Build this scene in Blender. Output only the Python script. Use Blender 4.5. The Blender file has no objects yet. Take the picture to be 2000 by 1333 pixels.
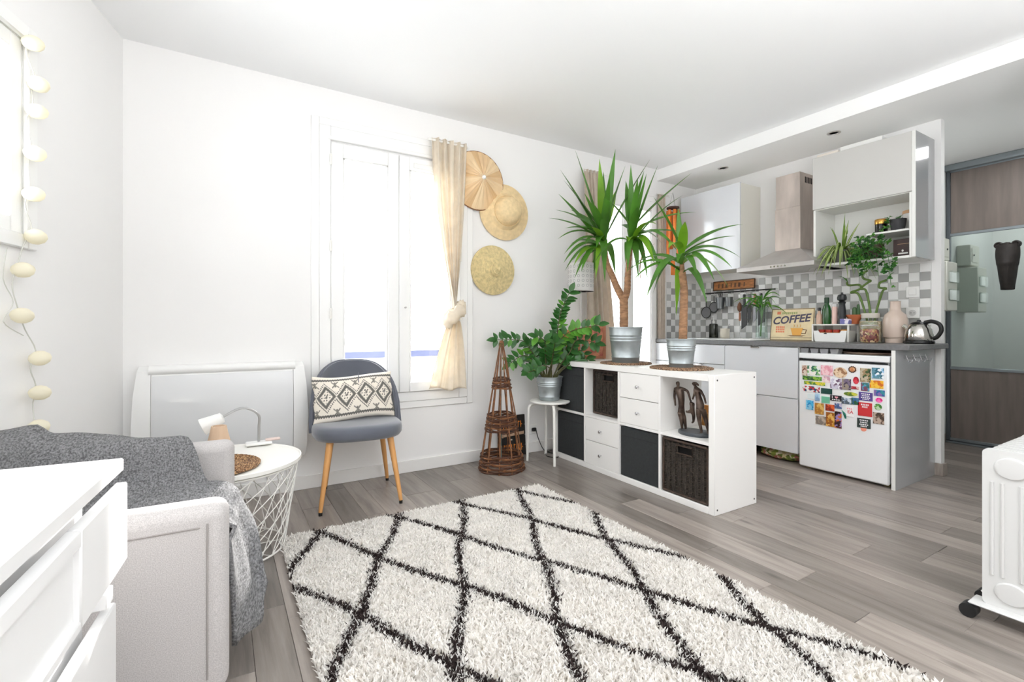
import bpy, bmesh, math, random
import numpy as np
from mathutils import Matrix, Vector, noise
PI=math.pi
SC=bpy.context.scene; COL=SC.collection
def lin(c):
    return tuple((v/12.92 if v<=.04045 else ((v+.055)/1.055)**2.4) for v in c)
# ---------------- camera ----------------
cam=bpy.data.cameras.new('camera'); camo=bpy.data.objects.new('camera',cam); COL.objects.link(camo)
cam.sensor_width=36; cam.lens=16.848; cam.shift_y=-.01325; cam.clip_start=.05
camo.location=(0,0,1.03); camo.rotation_euler=(PI/2,0,-math.radians(31.34))
SC.camera=camo
# ---------------- world, light, exposure ----------------
W=bpy.data.worlds.new('sky'); SC.world=W; W.use_nodes=True
wn=W.node_tree; bg=wn.nodes['Background']
bg.inputs['Color'].default_value=(.93,.965,1,1); bg.inputs['Strength'].default_value=7.0
SC.view_settings.view_transform='Standard'; SC.view_settings.look='None'
SC.view_settings.exposure=0.50; SC.view_settings.gamma=1
SC.view_settings.use_curve_mapping=False
SC.cycles.use_denoising=True; SC.cycles.max_bounces=12; SC.cycles.diffuse_bounces=8
SC.cycles.transparent_max_bounces=24; SC.cycles.sample_clamp_indirect=8
def area(name,loc,rot,sx,sy,power,col=(1,1,1)):
    l=bpy.data.lights.new(name,'AREA'); l.shape='RECTANGLE'; l.size=sx; l.size_y=sy; l.energy=power; l.color=col
    o=bpy.data.objects.new(name,l); COL.objects.link(o); o.location=loc; o.rotation_euler=rot; return o
# added fill behind the viewer, aimed at the ceiling, and the hall ceiling light
area('ceiling_bounce_fill',(.95,-.7,1.3),(PI,0,0),1.7,1.2,98,(.96,.98,1.0))
# added fill outside the left window, boosting its daylight
area('left_window_fill',(-1.30,1.80,1.95),Vector((.968,-.10,-.12)).to_track_quat('-Z','Y').to_euler(),1.5,1.1,12,(.96,.985,1.0))
area('hall_ceiling_light',(4.93,1.10,2.46),(0,0,0),.30,.30,4.6,(.97,.99,1.0))
# low winter sun through the street windows
sl_=bpy.data.lights.new('sun','SUN'); sl_.energy=9.0; sl_.angle=math.radians(.8); sl_.color=(1,.97,.93)
sun=bpy.data.objects.new('sun',sl_); COL.objects.link(sun); sun.rotation_euler=Vector((-1.26,-2.4,-.80)).to_track_quat('-Z','Y').to_euler()
# ---------------- materials ----------------
MATS={}
def mat(name,col,rough=.5,metal=0.,bump=0,bscale=200,var=0,vscale=6,spec=.5,trans=0,coord='Object',stretch=None,col2=None,coat=0,sss=0):
    if name in MATS: return MATS[name]
    m=bpy.data.materials.new(name); m.use_nodes=True; nt=m.node_tree; N=nt.nodes; L=nt.links
    p=N['Principled BSDF']; c=lin(col)
    p.inputs['Base Color'].default_value=(*c,1); p.inputs['Roughness'].default_value=rough; p.inputs['Metallic'].default_value=metal
    p.inputs['Specular IOR Level'].default_value=spec
    if coat: p.inputs['Coat Weight'].default_value=coat; p.inputs['Coat Roughness'].default_value=.03
    tc=N.new('ShaderNodeTexCoord'); src=tc.outputs[coord]
    if stretch:
        mp=N.new('ShaderNodeMapping'); mp.inputs['Scale'].default_value=stretch; L.new(src,mp.inputs['Vector']); src=mp.outputs['Vector']
    if var or col2:
        n=N.new('ShaderNodeTexNoise'); n.inputs['Scale'].default_value=vscale; n.inputs['Detail'].default_value=5; L.new(src,n.inputs['Vector'])
        r=N.new('ShaderNodeValToRGB'); L.new(n.outputs['Fac'],r.inputs['Fac'])
        a=tuple(max(0,x*(1-var)) for x in c); b=lin(col2) if col2 else tuple(min(1,x*(1+var)) for x in c)
        r.color_ramp.elements[0].position=.35; r.color_ramp.elements[1].position=.65
        r.color_ramp.elements[0].color=(*a,1); r.color_ramp.elements[1].color=(*b,1); L.new(r.outputs['Color'],p.inputs['Base Color'])
    if bump:
        n2=N.new('ShaderNodeTexNoise'); n2.inputs['Scale'].default_value=bscale; n2.inputs['Detail'].default_value=3; L.new(src,n2.inputs['Vector'])
        b2=N.new('ShaderNodeBump'); b2.inputs['Strength'].default_value=bump; b2.inputs['Distance'].default_value=.004; L.new(n2.outputs['Fac'],b2.inputs['Height']); L.new(b2.outputs['Normal'],p.inputs['Normal'])
    if trans:
        tr=N.new('ShaderNodeBsdfTranslucent'); mx=N.new('ShaderNodeMixShader'); mx.inputs[0].default_value=trans
        if p.inputs['Base Color'].is_linked: L.new(p.inputs['Base Color'].links[0].from_socket,tr.inputs['Color'])
        else: tr.inputs['Color'].default_value=(*c,1)
        L.new(p.outputs[0],mx.inputs[1]); L.new(tr.outputs[0],mx.inputs[2]); L.new(mx.outputs[0],N['Material Output'].inputs['Surface'])
    MATS[name]=m; return m
def glassmat(name,tint=(1,1,1),refl=.08,rough=.0):
    m=bpy.data.materials.new(name); m.use_nodes=True; nt=m.node_tree; N=nt.nodes; L=nt.links
    N.remove(N['Principled BSDF'])
    t=N.new('ShaderNodeBsdfTransparent'); t.inputs['Color'].default_value=(*tint,1)
    g=N.new('ShaderNodeBsdfGlossy'); g.inputs['Roughness'].default_value=rough
    lw=N.new('ShaderNodeLayerWeight'); lw.inputs['Blend'].default_value=.5; pw=N.new('ShaderNodeMath'); pw.operation='POWER'; pw.inputs[1].default_value=4; L.new(lw.outputs['Facing'],pw.inputs[0]); f=N.new('ShaderNodeMath'); f.operation='MULTIPLY_ADD'; f.inputs[1].default_value=.45; f.inputs[2].default_value=.035; L.new(pw.outputs[0],f.inputs[0])
    x=N.new('ShaderNodeMixShader'); L.new(f.outputs[0],x.inputs[0]); L.new(t.outputs[0],x.inputs[1]); L.new(g.outputs[0],x.inputs[2])
    L.new(x.outputs[0],N['Material Output'].inputs['Surface']); MATS[name]=m; return m
def attrmat(name,rough=.8,bump=0,bscale=300,attr='Col'):
    m=bpy.data.materials.new(name); m.use_nodes=True; N=m.node_tree.nodes; L=m.node_tree.links
    p=N['Principled BSDF']; p.inputs['Roughness'].default_value=rough
    a=N.new('ShaderNodeAttribute'); a.attribute_name=attr; L.new(a.outputs['Color'],p.inputs['Base Color'])
    if bump:
        n2=N.new('ShaderNodeTexNoise'); n2.inputs['Scale'].default_value=bscale
        tc=N.new('ShaderNodeTexCoord'); L.new(tc.outputs['Object'],n2.inputs['Vector'])
        b2=N.new('ShaderNodeBump'); b2.inputs['Strength'].default_value=bump; b2.inputs['Distance'].default_value=.004
        L.new(n2.outputs['Fac'],b2.inputs['Height']); L.new(b2.outputs['Normal'],p.inputs['Normal'])
    MATS[name]=m; return m
def rampmat(name,cols,scale=30,rough=.45,kind='voronoi',coord='Object',metal=0):
    """a printed or mottled surface that picks among several colours"""
    m=bpy.data.materials.new(name); m.use_nodes=True; N=m.node_tree.nodes; L=m.node_tree.links
    p=N['Principled BSDF']; p.inputs['Roughness'].default_value=rough; p.inputs['Metallic'].default_value=metal
    tc=N.new('ShaderNodeTexCoord')
    if kind=='voronoi':
        t=N.new('ShaderNodeTexVoronoi'); t.inputs['Scale'].default_value=scale; sep=N.new('ShaderNodeSeparateColor'); L.new(tc.outputs[coord],t.inputs['Vector']); L.new(t.outputs['Color'],sep.inputs[0]); out=sep.outputs[0]
    else:
        t=N.new('ShaderNodeTexNoise'); t.inputs['Scale'].default_value=scale; t.inputs['Detail'].default_value=6; L.new(tc.outputs[coord],t.inputs['Vector']); out=t.outputs['Fac']
    r=N.new('ShaderNodeValToRGB'); L.new(out,r.inputs['Fac']); e=r.color_ramp.elements
    lo,hi=(0,1) if kind=='voronoi' else (.33,.67)
    k=len(cols)
    while len(e)<k: e.new(.5)
    for i,c in enumerate(cols):
        e[i].position=lo+(hi-lo)*i/max(1,(k if kind=='voronoi' else k-1)); e[i].color=(*lin(c),1)
    r.color_ramp.interpolation='CONSTANT' if kind=='voronoi' else 'LINEAR'
    L.new(r.outputs['Color'],p.inputs['Base Color']); MATS[name]=m; return m
# ---------------- mesh builder ----------------
class MB:
    def __init__(s,M=None): s.v=[]; s.f=[]; s.mi=[]; s.M=M
    def add(s,vs,fs,mi=0):
        o=len(s.v)
        s.v+= [tuple(s.M@Vector(v)) for v in vs] if s.M else [tuple(v) for v in vs]
        s.f+=[tuple(i+o for i in f) for f in fs]; s.mi+=[mi]*len(fs); return s
    def box(s,x0,y0,z0,x1,y1,z1,b=.002,mi=0):
        if x0>x1:x0,x1=x1,x0
        if y0>y1:y0,y1=y1,y0
        if z0>z1:z0,z1=z1,z0
        b=min(b,(x1-x0)*.45,(y1-y0)*.45,(z1-z0)*.45)
        if b<=0:
            vs=[(x,y,z) for x in(x0,x1) for y in(y0,y1) for z in(z0,z1)]
            return s.add(vs,[(0,1,3,2),(4,6,7,5),(0,4,5,1),(2,3,7,6),(0,2,6,4),(1,5,7,3)],mi)
        vs=[];idx={}
        for i,X in enumerate((x0,x1)):
            for j,Y in enumerate((y0,y1)):
                for k,Z in enumerate((z0,z1)):
                    sx=b*(1-2*i);sy=b*(1-2*j);sz=b*(1-2*k)
                    for a,q in enumerate(((X,Y+sy,Z+sz),(X+sx,Y,Z+sz),(X+sx,Y+sy,Z))):
                        idx[i,j,k,a]=len(vs);vs.append(q)
        I=lambda i,j,k,a:idx[i,j,k,a]
        fs=[]
        for i in(0,1):
            q=[I(i,0,0,0),I(i,0,1,0),I(i,1,1,0),I(i,1,0,0)];fs.append(q if i==0 else q[::-1])
            q=[I(0,i,0,1),I(1,i,0,1),I(1,i,1,1),I(0,i,1,1)];fs.append(q if i==0 else q[::-1])
            q=[I(0,0,i,2),I(0,1,i,2),I(1,1,i,2),I(1,0,i,2)];fs.append(q if i==0 else q[::-1])
        for i in(0,1):
            for j in(0,1):
                q=[I(i,j,0,0),I(i,j,1,0),I(i,j,1,1),I(i,j,0,1)];fs.append(q if (i==j) is False else q[::-1])
                q=[I(i,0,j,0),I(i,1,j,0),I(i,1,j,2),I(i,0,j,2)];fs.append(q if i==j else q[::-1])
                q=[I(0,i,j,1),I(1,i,j,1),I(1,i,j,2),I(0,i,j,2)];fs.append(q if (i==j) is False else q[::-1])
                for k in(0,1):
                    q=[I(i,j,k,0),I(i,j,k,1),I(i,j,k,2)];fs.append(q if (i+j+k)%2==0 else q[::-1])
        return s.add(vs,fs,mi)
    def tube(s,path,r,n=8,mi=0,closed=False,caps=True,flat=1.):
        P=[Vector(p) for p in path];k=len(P);R=r if isinstance(r,(list,tuple)) else [r]*k
        vs=[];up=None
        for i,p in enumerate(P):
            a=P[(i-1)%k] if (closed or i>0) else p; b=P[(i+1)%k] if (closed or i<k-1) else p
            t=(b-a).normalized() if (b-a).length>1e-9 else Vector((0,0,1))
            if up is None:
                up=Vector((0,0,1)) if abs(t.z)<.9 else Vector((0,1,0))
            u=(up-t*up.dot(t)).normalized(); w=t.cross(u); up=u
            for j in range(n):
                g=2*PI*j/n; vs.append(p+u*(math.cos(g)*R[i]*flat)+w*(math.sin(g)*R[i]))
        fs=[]
        for i in range(k if closed else k-1):
            for j in range(n):
                i2=(i+1)%k; fs.append((i*n+j,i*n+(j+1)%n,i2*n+(j+1)%n,i2*n+j))
        if caps and not closed:
            fs.append(tuple(range(n))[::-1]); fs.append(tuple(range((k-1)*n,k*n)))
        return s.add(vs,fs,mi)
    def lathe(s,prof,n=24,mi=0,c=(0,0,0),sx=1,sy=1):
        vs=[];fs=[]
        for r,z in prof:
            for j in range(n):
                g=2*PI*j/n; vs.append((c[0]+r*sx*math.cos(g),c[1]+r*sy*math.sin(g),c[2]+z))
        for i in range(len(prof)-1):
            for j in range(n):
                fs.append((i*n+j,i*n+(j+1)%n,(i+1)*n+(j+1)%n,(i+1)*n+j))
        if prof[0][0]>1e-5: fs.append(tuple(range(n))[::-1])
        if prof[-1][0]>1e-5: fs.append(tuple(range((len(prof)-1)*n,len(prof)*n)))
        return s.add(vs,fs,mi)
    def prism(s,poly,axis,a,b,mi=0):
        def P(u,v,w): return (w,u,v) if axis=='x' else ((u,w,v) if axis=='y' else (u,v,w))
        k=len(poly); vs=[P(u,v,a) for u,v in poly]+[P(u,v,b) for u,v in poly]
        fs=[tuple(range(k))[::-1],tuple(range(k,2*k))]+[(i,(i+1)%k,(i+1)%k+k,i+k) for i in range(k)]
        return s.add(vs,fs,mi)
    def grid(s,fn,nu,nv,mi=0,closeu=False):
        vs=[fn(i/nu,j/nv) for i in range(nu+1) for j in range(nv+1)]
        fs=[(i*(nv+1)+j,(i+1)*(nv+1)+j,(i+1)*(nv+1)+j+1,i*(nv+1)+j+1) for i in range(nu) for j in range(nv)]
        return s.add(vs,fs,mi)
    def mesh(s,name,mats,smooth=40,recalc=True):
        me=bpy.data.meshes.new(name); me.from_pydata(s.v,[],s.f)
        for m in (mats if isinstance(mats,(list,tuple)) else [mats]): me.materials.append(m)
        me.polygons.foreach_set('material_index',s.mi)
        if recalc:
            b=bmesh.new(); b.from_mesh(me); bmesh.ops.recalc_face_normals(b,faces=b.faces); b.to_mesh(me); b.free()
        if smooth:
            me.polygons.foreach_set('use_smooth',[True]*len(me.polygons)); me.set_sharp_from_angle(angle=math.radians(smooth))
        me.update(); return me
    def build(s,name,mats,parent=None,loc=None,smooth=40,recalc=True):
        o=bpy.data.objects.new(name,s.mesh(name,mats,smooth,recalc)); COL.objects.link(o)
        if parent is not None: o.parent=parent
        if loc: o.location=loc
        return o
def tag(o,label,cat,group=None):
    o['label']=label; o['category']=cat
    if group: o['group']=group
    return o
def thing(name,label,cat,loc=(0,0,0),rz=0,group=None):
    o=bpy.data.objects.new(name,None); COL.objects.link(o); o.location=loc; o.rotation_euler=(0,0,rz); o.empty_display_size=.05
    return tag(o,label,cat,group)
def struct(o): o['kind']='structure'; return o
def inst(me,name,parent=None,loc=(0,0,0),rot=None,scale=None,mw=None):
    o=bpy.data.objects.new(name,me); COL.objects.link(o)
    if parent is not None: o.parent=parent
    if mw is not None: o.matrix_local=mw
    else:
        o.location=loc
        if rot: o.rotation_euler=rot
        if scale: o.scale=scale
    return o
def bx(name,m,a,b,parent=None,bev=.002): return MB().box(*a,*b,b=bev).build(name,m,parent)
def text_obj(name,txt,size,m,parent,mw,extrude=.0008,shear=0,bold=0,align='CENTER'):
    cu=bpy.data.curves.new('t','FONT'); cu.body=txt; cu.size=size; cu.extrude=extrude; cu.shear=shear; cu.align_x=align; cu.align_y='CENTER'; cu.offset=bold
    cu.resolution_u=3
    to=bpy.data.objects.new('t',cu); COL.objects.link(to)
    dg=bpy.context.evaluated_depsgraph_get(); me=bpy.data.meshes.new_from_object(to.evaluated_get(dg))
    bpy.data.objects.remove(to); bpy.data.curves.remove(cu)
    me.materials.clear(); me.materials.append(m)
    return inst(me,name,parent,mw=mw)
def catmull(P,n=6):
    P=[Vector(p) for p in P]; out=[]
    for i in range(len(P)-1):
        p0=P[max(i-1,0)];p1=P[i];p2=P[i+1];p3=P[min(i+2,len(P)-1)]
        for k in range(n):
            t=k/n; out.append(.5*((2*p1)+(p2-p0)*t+(2*p0-5*p1+4*p2-p3)*t*t+(3*p1-p0-3*p2+p3)*t**3))
    out.append(P[-1]); return out
def bez(a,b,c,n=10):
    a,b,c=Vector(a),Vector(b),Vector(c)
    return [a*(1-t)**2+b*2*t*(1-t)+c*t*t for t in [i/n for i in range(n+1)]]
FACE_NX=Matrix(((0,0,-1,0),(-1,0,0,0),(0,1,0,0),(0,0,0,1)))   # text facing -X, reading towards -Y
FACE_NY=Matrix(((1,0,0,0),(0,0,-1,0),(0,1,0,0),(0,0,0,1)))   # text facing -Y
def at(x,y,z): return Matrix.Translation((x,y,z))
# common materials
WALL=mat('white_plaster',(.943,.94,.936),.85,bump=.05,bscale=60)
CEIL=mat('white_ceiling_paint',(.945,.948,.95),.9)
PAINT=mat('white_gloss_paint',(.945,.945,.94),.35)
WHITE=mat('white_lacquer',(.94,.935,.925),.4)
WPLAST=mat('white_plastic',(.93,.93,.92),.35)
WMETAL=mat('white_powder_coat',(.93,.925,.905),.4)
CHROME=mat('chrome',(.85,.85,.86),.15,1)
STEEL=mat('brushed_steel',(.80,.785,.775),.42,.75,var=.06,vscale=8,stretch=(1,1,.1))
BLACK=mat('black_plastic',(.06,.06,.065),.4)
DARK=mat('dark_gap',(.07,.07,.07),.9)
GALV=mat('galvanised_zinc',(.68,.71,.72),.42,.8,var=.1,vscale=14,bump=.04,bscale=60)
SOIL=mat('dark_potting_soil',(.16,.11,.08),.95,bump=.8,bscale=120)
GLASS=glassmat('window_glass'); JAR=glassmat('jar_glass',(.93,.96,.95),.2)
# ---------------- room shell ----------------
ZC=2.59; ZS=2.48; YW=3.30
fl=struct(bx('floor',mat('floor_underlay',(.55,.51,.48),.6),(-2.2,-2.6,-.10),(5.9,3.6,-.012),bev=0))
def plank_mat():
    m=bpy.data.materials.new('grey_oak_laminate'); m.use_nodes=True; N=m.node_tree.nodes; L=m.node_tree.links
    p=N['Principled BSDF']; p.inputs['Roughness'].default_value=.31; p.inputs['Specular IOR Level'].default_value=.4
    oi=N.new('ShaderNodeObjectInfo'); g=N.new('ShaderNodeNewGeometry')
    mp=N.new('ShaderNodeMapping'); mp.inputs['Scale'].default_value=(24,1.9,1); L.new(g.outputs['Position'],mp.inputs['Vector'])
    ad=N.new('ShaderNodeVectorMath'); ad.operation='ADD'; L.new(mp.outputs[0],ad.inputs[0])
    mu=N.new('ShaderNodeMath'); mu.operation='MULTIPLY'; mu.inputs[1].default_value=60; L.new(oi.outputs['Random'],mu.inputs[0]); L.new(mu.outputs[0],ad.inputs[1])
    n=N.new('ShaderNodeTexNoise'); n.inputs['Scale'].default_value=1; n.inputs['Detail'].default_value=7; n.inputs['Roughness'].default_value=.62; n.inputs['Distortion'].default_value=.35; L.new(ad.outputs[0],n.inputs['Vector'])
    r=N.new('ShaderNodeValToRGB'); L.new(n.outputs['Fac'],r.inputs['Fac']); e=r.color_ramp.elements
    e[0].position=.28; e[0].color=(*lin((.44,.41,.385)),1); e[1].position=.72; e[1].color=(*lin((.635,.60,.57)),1)
    k=e.new(.5); k.color=(*lin((.56,.525,.498)),1)
    hs=N.new('ShaderNodeHueSaturation'); L.new(r.outputs[0],hs.inputs['Color'])
    mr=N.new('ShaderNodeMapRange'); mr.inputs['To Min'].default_value=.66; mr.inputs['To Max'].default_value=1.26; L.new(oi.outputs['Random'],mr.inputs['Value']); L.new(mr.outputs[0],hs.inputs['Value'])
    # knots
    mp2=N.new('ShaderNodeMapping'); mp2.inputs['Scale'].default_value=(6,1.8,1); L.new(g.outputs['Position'],mp2.inputs['Vector'])
    v=N.new('ShaderNodeTexVoronoi'); v.inputs['Scale'].default_value=1; L.new(mp2.outputs[0],v.inputs['Vector'])
    kr=N.new('ShaderNodeMapRange'); kr.inputs['From Min'].default_value=.03; kr.inputs['From Max'].default_value=.10; kr.inputs['To Min'].default_value=.55; kr.inputs['To Max'].default_value=1; L.new(v.outputs['Distance'],kr.inputs['Value'])
    mx=N.new('ShaderNodeMix'); mx.data_type='RGBA'; mx.blend_type='MULTIPLY'; mx.inputs[0].default_value=1; L.new(hs.outputs[0],mx.inputs[6]); L.new(kr.outputs[0],mx.inputs[7]); L.new(mx.outputs[2],p.inputs['Base Color'])
    b=N.new('ShaderNodeBump'); b.inputs['Strength'].default_value=.06; b.inputs['Distance'].default_value=.003; L.new(n.outputs['Fac'],b.inputs['Height']); L.new(b.outputs[0],p.inputs['Normal'])
    return m
PL=plank_mat()
random.seed(11)
xs=-1.25; wcyc=[.13,.105,.18,.115,.145,.16]; k=0; cache={}
while xs<5.64:
    w=wcyc[k%6] if k%5 else .19; k+=1
    y=-.35-random.random()*.8
    while y<3.29:
        Lp=random.choice([.62,.8,1.0,1.2,1.3]); y1=min(y+Lp,3.295); y0=max(y,-.35)
        if y1-y0>.05:
            key=(round(w,3),round(y1-y0,2)); ln=round(y1-y0,2)
            if key not in cache: cache[key]=MB().box(-w/2+.0004,-ln/2+.0005,-.012,w/2-.0004,ln/2-.0005,0,b=.0012).mesh('plank',PL,0)
            inst(cache[key],'plank',fl,(xs+w/2,(y0+y1)/2,0))
        y+=Lp
    xs+=w
# window wall (back) with two openings
W1=(.62,1.535,.60,2.20); W2=(2.88,3.64,.42,2.26)
b=MB()
xa,xb=-1.3,5.9
b.box(xa,YW,-.1,W1[0],YW+.3,ZC+.1,0).box(W1[0],YW,-.1,W1[1],YW+.3,W1[2],0).box(W1[0],YW,W1[3],W1[1],YW+.3,ZC+.1,0)
b.box(W1[1],YW,-.1,W2[0],YW+.3,ZC+.1,0).box(W2[0],YW,-.1,W2[1],YW+.3,W2[2],0).box(W2[0],YW,W2[3],W2[1],YW+.3,ZC+.1,0).box(W2[1],YW,-.1,xb,YW+.3,ZC+.1,0)
wall_back=struct(b.build('wall_back',WALL,smooth=0,recalc=False))
# slanted left wall: s runs from the corner towards the viewer, t outwards
ML=Matrix.Translation((-.448,YW,0))@Matrix(((-.25,-.968,0,0),(-.968,.25,0,0),(0,0,1,0),(0,0,0,1)))
b=MB(ML); s0,s1,z0,z1=.79,1.93,1.385,2.13
b.box(-.1,0,-.1,s0,.3,ZC+.1,0).box(s0,0,-.1,s1,.3,z0,0).box(s0,0,z1,s1,.3,ZC+.1,0).box(s1,0,-.1,6.2,.3,ZC+.1,0)
wall_left=struct(b.build('wall_left',WALL,smooth=0))
# kitchen partition and hall walls
WG=mat('hall_plaster',(.88,.885,.88),.8)
wall_right=struct(MB().box(4.27,1.29,0,4.33,YW,ZC,.002).build('wall_right',WALL))
struct(MB().box(4.33,1.66,0,5.66,1.78,ZC,0).build('wall_hall',WG,smooth=0))
struct(MB().box(3.66,.53,0,5.66,.65,ZC,0).build('wall_hall_light_block',WG,smooth=0))  # unseen wall, added to keep the hall dim
struct(MB().box(3.58,-2.4,0,3.66,.65,ZC,0).build('wall_right_near',WALL,smooth=0))
struct(MB().box(5.66,.5,-.1,5.8,YW,ZC+.1,0).build('wall_hall_end',WG,smooth=0))
b=MB(); RW=(1.3,1.8,1.3,1.9)
b.box(-2.2,-2.5,-.1,RW[0],-2.4,ZC+.1,0).box(RW[1],-2.5,-.1,3.7,-2.4,ZC+.1,0).box(RW[0],-2.5,-.1,RW[1],-2.4,RW[2],0).box(RW[0],-2.5,RW[3],RW[1],-2.4,ZC+.1,0)
struct(b.build('wall_rear',WALL,smooth=0))
struct(bx('ceiling',CEIL,(-2.3,-2.6,ZC),(5.9,3.6,ZC+.12),bev=0))
struct(bx('ceiling_kitchen',mat('white_soffit_paint',(.96,.96,.955),.85),(3.69,.55,ZS),(5.7,YW,ZC-.001),bev=.001))
# baseboards
SKW=mat('white_skirting_paint',(.93,.925,.915),.4)
SKG=mat('grey_oak_skirting',(.64,.60,.565),.45,var=.15,vscale=4,stretch=(20,20,2))
struct(bx('baseboard_back',SKW,(-.45,YW-.014,0),(3.9,YW,.085)))
b=MB(ML); b.box(0,-.014,0,4.5,0,.085); struct(b.build('baseboard_left',SKW))
struct(MB().box(4.255,1.275,0,4.269,1.34,.085).box(4.269,1.275,0,4.332,1.289,.085).box(4.331,1.289,0,4.345,1.65,.085).build('baseboard_right',SKG))
struct(bx('baseboard_hall',SKG,(4.345,1.646,0),(5.55,1.66,.08)))
# ---------------- windows ----------------
FR=mat('window_frame_paint',(.95,.95,.945),.3)
def casement(parent,x0,x1,z0,z1,st,rail,y,name='casement'):
    c=MB().box(x0,y-.03,z0,x0+st,y+.015,z1,.004).box(x1-st,y-.03,z0,x1,y+.015,z1,.004).box(x0+st,y-.03,z1-rail,x1-st,y+.015,z1,.004).box(x0+st,y-.03,z0,x1-st,y+.015,z0+rail*.75,.004)
    bd=.012
    c.box(x0+st,y-.022,z0+rail*.75,x0+st+bd,y+.01,z1-rail,.003).box(x1-st-bd,y-.022,z0+rail*.75,x1-st,y+.01,z1-rail,.003).box(x0+st,y-.022,z1-rail-bd,x1-st,y+.01,z1-rail,.003)
    o=c.build(name,FR,parent)
    bx('pane',GLASS,(x0+st+.002,y-.006,z0+rail*.75),(x1-st-.002,y-.002,z1-rail),o,0)
    return o
def hinge(parent,x,z,y):
    return MB().tube([(x,y,z-.035),(x,y,z+.035)],.007,8).build('hinge',WMETAL,parent)
w1=struct(bpy.data.objects.new('window_1',None)); COL.objects.link(w1)
a=MB()
def archi(a,x0,x1,z0,z1,w,y,d):
    a.box(x0,y-d,z0,x0+w,y,z1,.004).box(x1-w,y-d,z0,x1,y,z1,.004).box(x0+w,y-d,z1-w,x1-w,y,z1,.004).box(x0+w,y-d,z0,x1-w,y,z0+w,.004)
archi(a,.497,1.651,.455,2.395,.05,YW,.014); a.build('architrave',FR,w1)
a=MB(); archi(a,.546,1.602,.505,2.345,.07,YW-.001,.02); a.box(.60,YW-.03,2.255,1.55,YW-.001,2.28,.004); a.build('frame',FR,w1)
c1=casement(w1,.616,1.064,.575,2.235,.075,.09,YW-.008); c2=casement(w1,1.068,1.535,.575,2.235,.075,.09,YW-.008)
for z in (2.12,1.56,1.12,.68): hinge(w1,.612,z,YW-.042); hinge(w1,1.54,z,YW-.042)
MB().tube([(1.108,YW-.04,1.17),(1.108,YW-.06,1.17)],.006,8).build('keyhole_knob',STEEL,c2)
bx('vent_grille',WPLAST,(1.17,YW-.047,2.16),(1.42,YW-.039,2.195),c2,.003)
gr=thing('window_guard','blue grey guard rail bar across outside of the curtained window','railing',(0,0,0))
BG=mat('blue_grey_paint',(.34,.37,.50),.5); IR=mat('pale_iron',(.80,.81,.82),.5)
bx('rail',BG,(.60,YW+.31,.80),(1.56,YW+.34,.85),gr)
for sx in (.77,1.25):
    for k in (-1,1):
        pa=[(sx+.09+k*(.02+.14*t),YW+.325,.86+.22*math.sin(t*1.5)) for t in [i/8 for i in range(9)]]
        MB().tube(pa,.006,6).build('scroll',IR,gr)
bx('stone_sill',mat('pale_stone',(.93,.90,.84),.8),(.50,YW+.302,.50),(1.66,YW+.42,.56),gr,.004)
w2=struct(bpy.data.objects.new('window_2',None)); COL.objects.link(w2)
a=MB(); archi(a,2.83,3.70,.40,2.31,.055,YW,.02); a.build('frame',FR,w2)
casement(w2,2.885,3.262,.42,2.255,.06,.09,YW-.004); casement(w2,3.266,3.638,.42,2.255,.06,.09,YW-.004)
MB().box(3.252,YW-.045,.42,3.276,YW-.03,2.25,.003).build('meeting_bar',FR,w2)
MB().tube([(3.20,YW-.04,1.05),(3.20,YW-.07,1.05),(3.20,YW-.07,.96)],.008,8).build('handle',WMETAL,w2)
bl=thing('balcony_railing','pale grey balcony railing outside the window behind the yucca','railing',(0,0,0))
MB().tube([(2.7,YW+.36,.95),(3.75,YW+.36,.95)],.015,8).build('handrail',IR,bl)
for i in range(10): MB().tube([(2.72+i*.11,YW+.36,.45),(2.72+i*.11,YW+.36,.95)],.006,6).build('baluster',IR,bl)
w3=struct(bpy.data.objects.new('window_3',None)); COL.objects.link(w3)
a=MB(ML); 
for q in ((s0-.055,-.02,z0-.055,s0,0,z1+.055),(s1,-.02,z0-.055,s1+.055,0,z1+.055),(s0,-.02,z1,s1,0,z1+.055),(s0,-.02,z0-.055,s1,0,z0)): a.box(*q,b=.004)
a.build('frame',FR,w3)
for u0,u1 in ((s0+.002,(s0+s1)/2-.002),((s0+s1)/2+.002,s1-.002)):
    a=MB(ML); st=.06
    a.box(u0,.0,z0,u0+st,.04,z1,.004).box(u1-st,.0,z0,u1,.04,z1,.004).box(u0+st,.0,z1-st,u1-st,.04,z1,.004).box(u0+st,.0,z0,u1-st,.04,z0+st,.004)
    o=a.build('casement',FR,w3); g=MB(ML); g.box(u0+st,.018,z0+st,u1-st,.022,z1-st,0); g.build('pane',GLASS,o)
w4=struct(bpy.data.objects.new('rear_fill_window',None)); COL.objects.link(w4)  # unseen rear window, added to let fill light in
a=MB()
for i in range(4):
    u0=RW[0]+(RW[1]-RW[0])*i/4; u1=RW[0]+(RW[1]-RW[0])*(i+1)/4
    a.box(u0,-2.46,RW[2],u0+.05,-2.41,RW[3],.004).box(u1-.05,-2.46,RW[2],u1,-2.41,RW[3],.004).box(u0,-2.46,RW[3]-.06,u1,-2.41,RW[3],.004).box(u0,-2.46,RW[2],u1,-2.41,RW[2]+.06,.004)
a.build('frame',FR,w4)
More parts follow.
